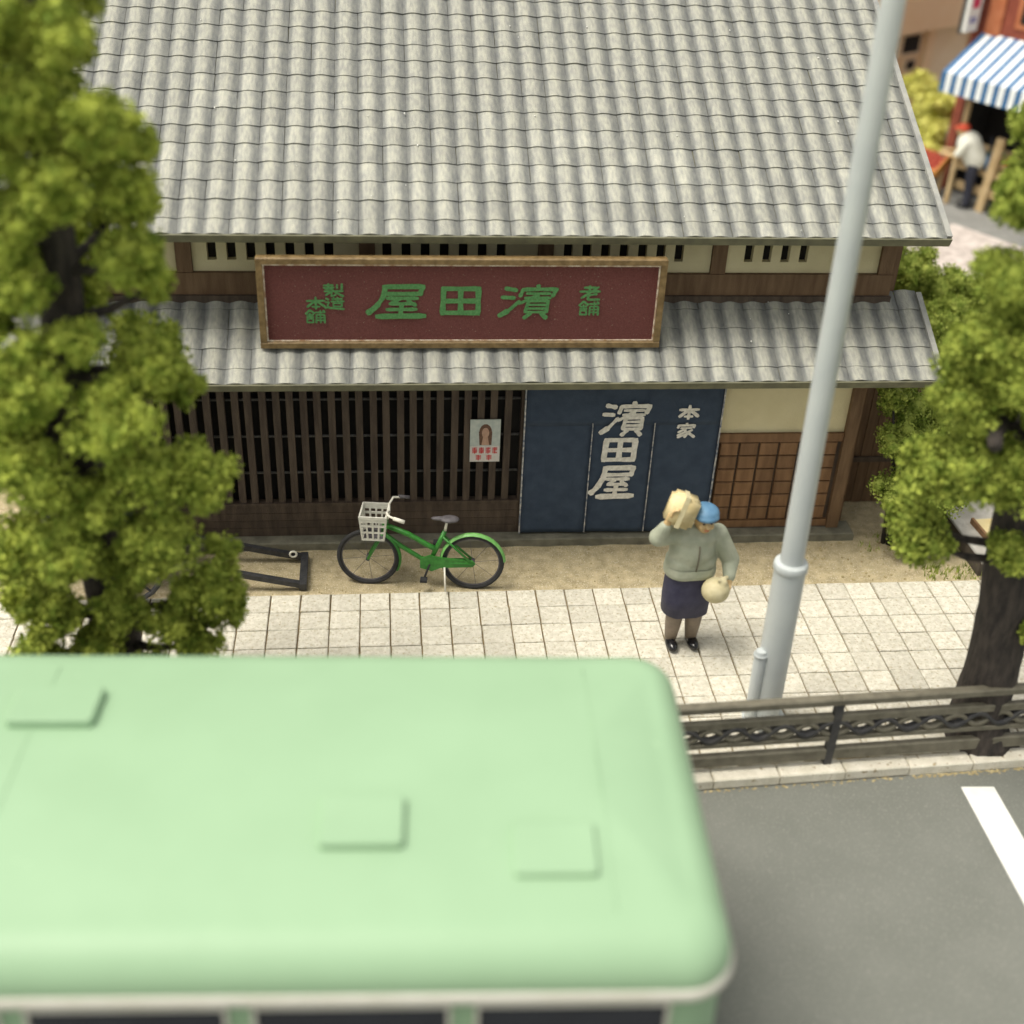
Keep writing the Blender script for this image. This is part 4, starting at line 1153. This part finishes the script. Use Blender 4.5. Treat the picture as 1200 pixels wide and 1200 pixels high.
def person_woman():
    p = thing('person', 'person in blue cap, pale jacket and navy skirt carrying a parcel on the shoulder', 'person', (2.83, 9.40, .002), R(4))
    hip, chest, neck = (0, 0, .82), (.005, -.005, 1.20), (.03, -.02, 1.40)
    shL, shR = (-.20, 0, 1.31), (.225, 0, 1.29)
    elL, elR = (-.37, -.07, 1.33), (.375, -.04, 1.01)
    wrL, wrR = (-.315, -.12, 1.52), (.325, -.20, .87)
    hc = Vector((.045, -.075, 1.515))
    b = MB()
    b.ell((0, 0, .86), (.20, .14, .15)); b.ell((0, 0, 1.10), (.20, .135, .25)); b.ell((.005, 0, 1.27), (.19, .12, .12))
    b.cap((.02, -.01, 1.34), (.035, -.05, 1.45), .062, .056)
    b.ell(hc, (.092, .108, .128), 18, 12)
    b.ell(hc + Vector((0, -.035, -.070)), (.066, .066, .062), 12, 8)           # jaw
    b.cap(hc + Vector((0, -.104, -.002)), hc + Vector((0, -.126, -.032)), .013, .017, 8)   # nose
    for s in (-1, 1):
        b.ell(hc + Vector((s * .094, .005, -.012)), (.016, .024, .034), 8, 6)  # ears
        b.ell(hc + Vector((s * .045, -.085, -.040)), (.032, .028, .030), 8, 6)  # cheeks
    b.cap(shL, elL, .066, .054); b.cap(elL, wrL, .052, .036)
    b.cap(shR, elR, .066, .054); b.cap(elR, wrR, .052, .036)
    hand(b, wrL, (-.290, -.125, 1.60), (.28, -.05, 1), (-.3, -.8, .2))
    hand(b, wrR, (.300, -.255, .835), (-.75, -.25, -.55), (.1, -.9, .3))
    for s, dx in ((-1, 0), (1, .02)):
        b.cap((s * .095, 0, .80), (s * .085 + dx, -.015, .46), .105, .072)
        b.cap((s * .085 + dx, -.015, .46), (s * .092 + dx, .01, .10), .066, .044)
        b.cap((s * .092 + dx, .01, .06), (s * .098 + dx, -.10, .045), .042, .036)
    rm('body', b, .0095, 'skin', p, 3)
    j = MB()
    j.ell((.0, -.003, 1.12), (.225, .175, .24), 18, 12); j.ell((.005, 0, 1.27), (.225, .155, .12), 16, 10)
    j.cap((-.085, 0, 1.0), (.085, 0, 1.0), .165, .165, 14)
    j.cap(shL, elL, .098, .090); j.cap(elL, (-.328, -.11, 1.47), .086, .060)
    j.cap(shR, elR, .098, .090); j.cap(elR, (.338, -.165, .905), .086, .060)
    j.cap((-.05, -.05, 1.385), (.10, -.05, 1.375), .045, .045)                 # collar
    ja = rm('jacket', j, .014, 'jacket', p, 4)
    # hem band and front placket
    hem = loft([rrect(.232, .163, .15, .875, 6), rrect(.246, .176, .16, .885, 6), rrect(.248, .178, .16, .925, 6), rrect(.238, .170, .155, .985, 6)], False)
    obj('hem', hem, 'jacket', ja, True)
    pk = MB()
    pts = [(.012 - .02 * (1.3 - z), -.004 - .178 * math.sqrt(max(0.05, 1 - ((z - 1.12) / .30) ** 2)) - .003, z) for z in (.96, 1.02, 1.08, 1.14, 1.20, 1.26)]
    pk.tube(pts, .008, 6)
    obj('placket', pk, 'fence', ja, True)
    for sgn, c in ((-1, (-.325, -.112, 1.485)), (1, (.336, -.170, .902))): pass
    sk = [rrect(.222, .152, .145, .95, 6), rrect(.230, .160, .15, .80, 6), rrect(.232, .166, .15, .62, 6), rrect(.222, .162, .145, .435, 6), rrect(.20, .145, .13, .43, 6)]
    out = []
    for i, l in enumerate(sk):
        out.append([(x_ + .0, y_ - .002 + .006 * math.sin(x_ * 40 + i), z_) for x_, y_, z_ in l])
    obj('skirt', loft(out, False), 'skirt', p, True)
    for s, dx in ((-1, 0), (1, .02)):
        obj('stocking', MB().tube([(s * .088 + dx, -.012, .48), (s * .088 + dx, -.006, .36), (s * .090 + dx, 0, .24), (s * .092 + dx, .008, .08)], [.082, .084, .076, .058], 14), 'stocking', p, True)
        sh = MB().ell((s * .098 + dx, -.055, .050), (.058, .115, .052), 14, 9).ell((s * .094 + dx, .02, .055), (.052, .062, .062), 12, 8)
        o = rm('shoe', sh, .009, 'shoe', p, 2)
    hr = MB().ell(hc + Vector((0, .022, .002)), (.101, .102, .118), 16, 10)
    rm('hair', hr, .010, 'hair', p, 1)
    cp = MB().ell(hc + Vector((.004, .000, .070)), (.128, .138, .072), 18, 10).ell(hc + Vector((.006, -.050, .052)), (.116, .106, .046), 16, 8)
    rm('cap', cp, .009, 'cap_blue', p, 3)
    for s in (-1, 1):
        obj('eye', MB().ell(hc + Vector((s * .036, -.106, .004)), (.013, .008, .008), 8, 6), 'eye', p, True)
    obj('mouth', MB().ell(hc + Vector((0, -.104, -.072)), (.026, .010, .008), 10, 6), 'lip', p, True)
    return p
person_woman()
pc = thing('parcel', 'cream cardboard parcel carried on the shoulder of the person in blue cap', 'parcel', (2.655, 9.315, 1.50), R(-14))
T = Matrix.Translation((0, 0, .125)) @ Matrix.Rotation(R(16), 4, 'Y') @ Matrix.Rotation(R(-14), 4, 'X')
bm_ = MB().box(-.135, .135, -.105, .105, -.15, .15)
me = bm_.mesh('parcel_box')
bmh = bmesh.new(); bmh.from_mesh(me); bmesh.ops.bevel(bmh, geom=bmh.edges[:], offset=.035, segments=3, affect='EDGES'); bmh.transform(T); bmh.to_mesh(me); bmh.free()
link('wrapper', me, pc, 'parcel', True)
obj('tape', MB().box(-.022, .022, -.1075, .1075, -.1525, .1525, T), 'bundle', pc)
bn = thing('cloth_bundle', 'round cream cloth bundle held at the hip of the person in blue cap', 'bundle', (3.035, 9.155, .70), 0)
q = MB().ell((0, 0, .125), (.135, .125, .125), 18, 12).ell((.04, -.02, .22), (.06, .05, .05)).cap((.05, 0, .24), (.10, .03, .25), .035, .018).cap((.04, -.02, .24), (.0, -.05, .27), .03, .015)
rm('wrap', q, .010, 'bundle', bn, 3)

def person_shopper():
    p = thing('person', 'person in white shirt and dark trousers bending over the stall counter', 'person', (11.22, 22.62, -.088), R(58))
    b = MB(); 
    hc = Vector((.0, .33, 1.42))
    b.ell((0, 0, .86), (.17, .13, .15)); b.cap((0, .02, .92), (0, .20, 1.20), .155, .165, 14)
    b.cap((0, .22, 1.27), (0, .30, 1.36), .06, .055); b.ell(hc, (.09, .105, .12)); b.ell(hc + Vector((0, .05, -.06)), (.06, .05, .05)); b.cap(hc + Vector((0, .10, 0)), hc + Vector((0, .12, -.03)), .013, .016, 8)
    for s in (-1, 1):
        b.cap((s * .19, .20, 1.22), (s * .24, .34, .98), .062, .05); b.cap((s * .24, .34, .98), (s * .16, .52, .98), .048, .036)
        hand(b, (s * .16, .52, .98), (s * .15, .575, .98), (-s * .15, 1, -.1), (0, .1, 1))
        b.cap((s * .09, 0, .82), (s * .10, -.01, .45), .10, .072); b.cap((s * .10, -.01, .45), (s * .11, -.03, .09), .066, .045)
        b.cap((s * .11, -.03, .05), (s * .12, .09, .045), .042, .036)
    rm('body', b, .014, 'skin', p, 3)
    j = MB(); j.cap((0, .0, .92), (0, .18, 1.20), .21, .23, 16)
    for s in (-1, 1): j.cap((s * .18, .20, 1.22), (s * .23, .32, 1.02), .085, .07)
    rm('shirt', j, .018, 'white_shirt', p, 3)
    t_ = MB(); t_.ell((0, 0, .84), (.19, .155, .15))
    for s in (-1, 1): t_.cap((s * .09, 0, .80), (s * .10, -.01, .45), .118, .092); t_.cap((s * .10, -.01, .45), (s * .11, -.03, .10), .09, .075)
    rm('trousers', t_, .018, 'trousers', p, 3)
    for s in (-1, 1): obj('shoe', MB().ell((s * .115, .03, .05), (.055, .13, .05), 12, 8), 'shoe', p, True)
    rm('cap', MB().ell(hc + Vector((0, 0, .05)), (.11, .12, .085)).ell(hc + Vector((0, .12, .03)), (.085, .07, .018)), .012, 'cap_red', p, 2)
    return p
person_shopper()
bgq = thing('shoulder_bag', 'blue bag hanging beside the white-shirted person at the stall', 'bag', (11.45, 22.52, .62), R(58))
rm('pouch', MB().ell((0, 0, .2), (.15, .07, .19), 14, 10), .016, 'bag_blue', bgq, 2)
obj('strap', MB().tube([(-.12, 0, .33), (-.06, .03, .58), (.02, .06, .66), (.10, .03, .55), (.12, 0, .33)], .012, 6), 'trousers', bgq, True)

# ================================================================== STALL AND BUILDINGS BEHIND
SA = math.atan2(-E2.y, -E2.x)           # local +x runs along the stall front, local +y into the shop
shop = thing('brick_shop', 'red brick shop with blue and white striped awning at top right', 'shop', (10.4, 23.08, -.09), SA)
def bx(name, x0, x1, y0, y1, z0, z1, m, par=shop): return obj(name, MB().box(x0, x1, y0, y1, z0, z1), m, par)
bx('wall', -.25, 7, 1.05, 1.3, 2.55, 6.2, 'brick_red')
bx('wall', -.25, -.02, 1.05, 7, .0, 6.2, 'brick_red')
bx('pier', .05, .35, 1.0, 1.25, 2.9, 6.2, 'brick_orange')
bx('shop_interior', -.01, 7, 1.9, 2.0, .0, 2.6, 'void')  # back, side and floor near-black: the interior's shade put into their colour
bx('interior_shade', -.018, .0, .98, 1.9, .0, 2.54, 'void')
bx('shop_floor', .002, 7, 1.1, 1.89, .0, .02, 'void')
for k in range(3):
    wn = bx('window', .62 + k * 1.7, 1.55 + k * 1.7, 1.02, 1.06, 3.2, 4.3, 'brick_orange')
    obj('pane', MB().box(.72 + k * 1.7, 1.45 + k * 1.7, 1.005, 1.018, 3.3, 4.2), 'void', wn)
# awning: striped canopy plus scalloped valance, stripe by stripe
aw = thing('awning', 'blue and white striped awning over the stall', 'awning', (10.4, 23.08, -.09), SA)
sw = .112
for k in range(34):
    m = 'awning_blue' if k % 2 == 0 else 'awning_white'
    x0, x1 = k * sw, (k + 1) * sw
    za, zb, yb = 2.42, 3.02, 1.04
    obj('stripe', MB().add([(x0, 0, za), (x1, 0, za), (x1, yb, zb), (x0, yb, zb), (x0, 0, za - .02), (x1, 0, za - .02), (x1, yb, zb - .02), (x0, yb, zb - .02)], [(0, 1, 2, 3), (7, 6, 5, 4)]), m, aw)
    obj('valance', MB().add([(x0, -.004, za - .003), (x1, -.004, za - .003), (x1, -.012, za - .34), ((x0 + x1) / 2, -.012, za - .36), (x0, -.012, za - .34), (x0, .012, za - .003), (x1, .012, za - .003), (x1, .006, za - .34), ((x0 + x1) / 2, .006, za - .36), (x0, .006, za - .34)],
                            [(0, 4, 3, 2, 1), (5, 6, 7, 8, 9), (0, 1, 6, 5)]), m, aw)
obj('side', MB().add([(-.003, 0, 2.42), (-.003, 1.04, 3.02), (-.003, 1.04, 2.6), (-.003, 0, 2.08)], [(0, 1, 2, 3)]), 'awning_white', aw)
stl = thing('market_stall', 'wooden fruit stall with slanted legs under the striped awning', 'stall', (10.4, 23.08, -.088), SA)
def sb(name, p, q_, w1, w2, m='stall_wood'): return obj(name, MB().bar(p, q_, w1, w2), m, stl)
sb('post', (.50, .32, 0), (.50, .32, 2.3), .08, .08)
sb('leg', (1.15, .46, 0), (1.27, .44, 1.42), .15, .10)
sb('leg', (2.3, .50, 0), (2.48, .95, 1.05), .09, .09)
sb('rail', (.52, .50, .36), (2.3, .55, .36), .09, .15)
sb('rail', (.52, .50, .70), (2.3, .60, .70), .06, .08)
obj('counter', MB().add([(.45, .48, .70), (2.6, .48, .70), (2.6, 1.04, 1.06), (.45, 1.04, 1.06), (.45, .48, .65), (2.6, .48, .65), (2.6, 1.04, 1.01), (.45, 1.04, 1.01)], [(0, 1, 2, 3), (7, 6, 5, 4), (0, 4, 5, 1), (1, 5, 6, 2), (2, 6, 7, 3), (3, 7, 4, 0)]), 'stall_wood', stl)
for k, (x, y, m, lb) in enumerate(((.62, .62, 'orange_goods', 'crate of orange fruit at the near end of the stall counter'), (1.05, .78, 'green_goods', 'crate of green vegetables on the stall counter'), (1.5, .70, 'orange_goods', 'second crate of orange fruit from the stall post'), (1.95, .78, 'red_goods', 'crate of red fruit deep under the awning'))):
    loc = Vector((10.4, 23.08, -.088)) - E2 * x + E1 * y
    zc = .70 + (y - .48) * .643 + .05
    cr = thing('crate', lb, 'crate', (loc.x, loc.y, zc - .088), SA, 'crates on the stall counter')
    T = Matrix.Rotation(R(30), 4, 'X')
    obj('box', MB().box(-.19, .19, -.14, -.12, 0, .12, T).box(-.19, .19, .12, .14, 0, .12, T).box(-.19, -.17, -.12, .12, 0, .12, T).box(.17, .19, -.12, .12, 0, .12, T).box(-.17, .17, -.12, .12, 0, .015, T), 'stall_wood', cr)
    fr_ = MB()
    for a in range(4):
        for b in range(3): fr_.ell(T @ Vector((-.125 + a * .083, -.075 + b * .075, .085)), (.042,) * 3, 8, 6)
    obj('produce', fr_, m, cr, True)
ch = thing('fruit_box', 'tilted box of red fruit on the ground left of the stall post', 'crate', (10.78, 23.55, -.088), SA)
T = Matrix.Translation((0, 0, .55)) @ Matrix.Rotation(R(35), 4, 'X')
obj('box', MB().box(-.34, .34, -.25, .25, 0, .05, T).box(-.34, .34, -.27, -.24, 0, .16, T).box(-.34, -.31, -.24, .25, 0, .16, T).box(.31, .34, -.24, .25, 0, .16, T), 'orange_goods', ch)
fr_ = MB()
for a in range(6):
    for b in range(4): fr_.ell(T @ Vector((-.25 + a * .1, -.16 + b * .11, .09)), (.05,) * 3, 8, 6)
obj('produce', fr_, 'red_goods', ch, True)
for sx in (-.28, .28): obj('leg', MB().bar((sx, .0, 0), (sx, .05, .6), .06, .06), 'stall_wood', ch)
vs_ = thing('hanging_sign', 'narrow white vertical sign with red mark on the brick shop corner', 'sign', (Vector((10.4, 23.08, 0)) + E1 * .9 + E2 * .12)[:2] + (2.95,), SA)
obj('panel', MB().bbox(-.03, .05, -.36, .02, 0, 1.5, .01), 'sign_white', vs_)
obj('back', MB().box(-.10, -.031, -.37, .03, -.03, 1.53), 'fence_dark', vs_)
obj('red_mark', MB().box(.0505, .054, -.28, -.07, .42, .72), 'mag', vs_)
obj('blue_mark', MB().box(.0505, .054, -.28, -.07, .16, .20).box(.0505, .054, -.28, -.07, .22, .26), 'ink_blue', vs_)

pb = thing('peach_house', 'peach boarded house beyond the main roof at top right', 'house', (11.6, 28.2, -.088), math.atan2(E1.y, E1.x))
def pbx(name, x0, x1, y0, y1, z0, z1, m, par=None): return obj(name, MB().box(x0, x1, y0, y1, z0, z1), m, par or pb)
pbx('wall', -3, 5, .02, 6, 0, 3.6, 'peach')
for k in range(12):
    obj('siding', MB().add([(1.12, -.03, .25 + k * .15), (2.6, -.03, .25 + k * .15), (2.6, -.005, .39 + k * .15), (1.12, -.005, .39 + k * .15), (1.12, .018, .25 + k * .15), (2.6, .018, .25 + k * .15)], [(0, 1, 2, 3), (0, 4, 5, 1)]), 'peach_pale', pb)
pbx('pillar', .84, 1.10, -.12, .018, 0, 2.1, 'peach')
pbx('pillar', 2.62, 2.85, -.12, .018, 0, 2.1, 'peach')
pbx('fascia', -3.2, 5.2, -.34, .018, 2.12, 2.8, 'peach')
pbx('roof', -3.3, 5.3, -.45, 6.2, 3.62, 3.75, 'peach_pale')
wn = pbx('window', -.10, .72, -.05, .015, 1.52, 2.05, 'peach_pale')
pbx('pane', .02, .62, -.065, -.052, 1.60, 1.98, 'void', wn)
wn = pbx('window', .22, .68, -.04, .015, 1.16, 1.46, 'peach_pale')
pbx('pane', .29, .60, -.055, -.042, 1.22, 1.42, 'void', wn)
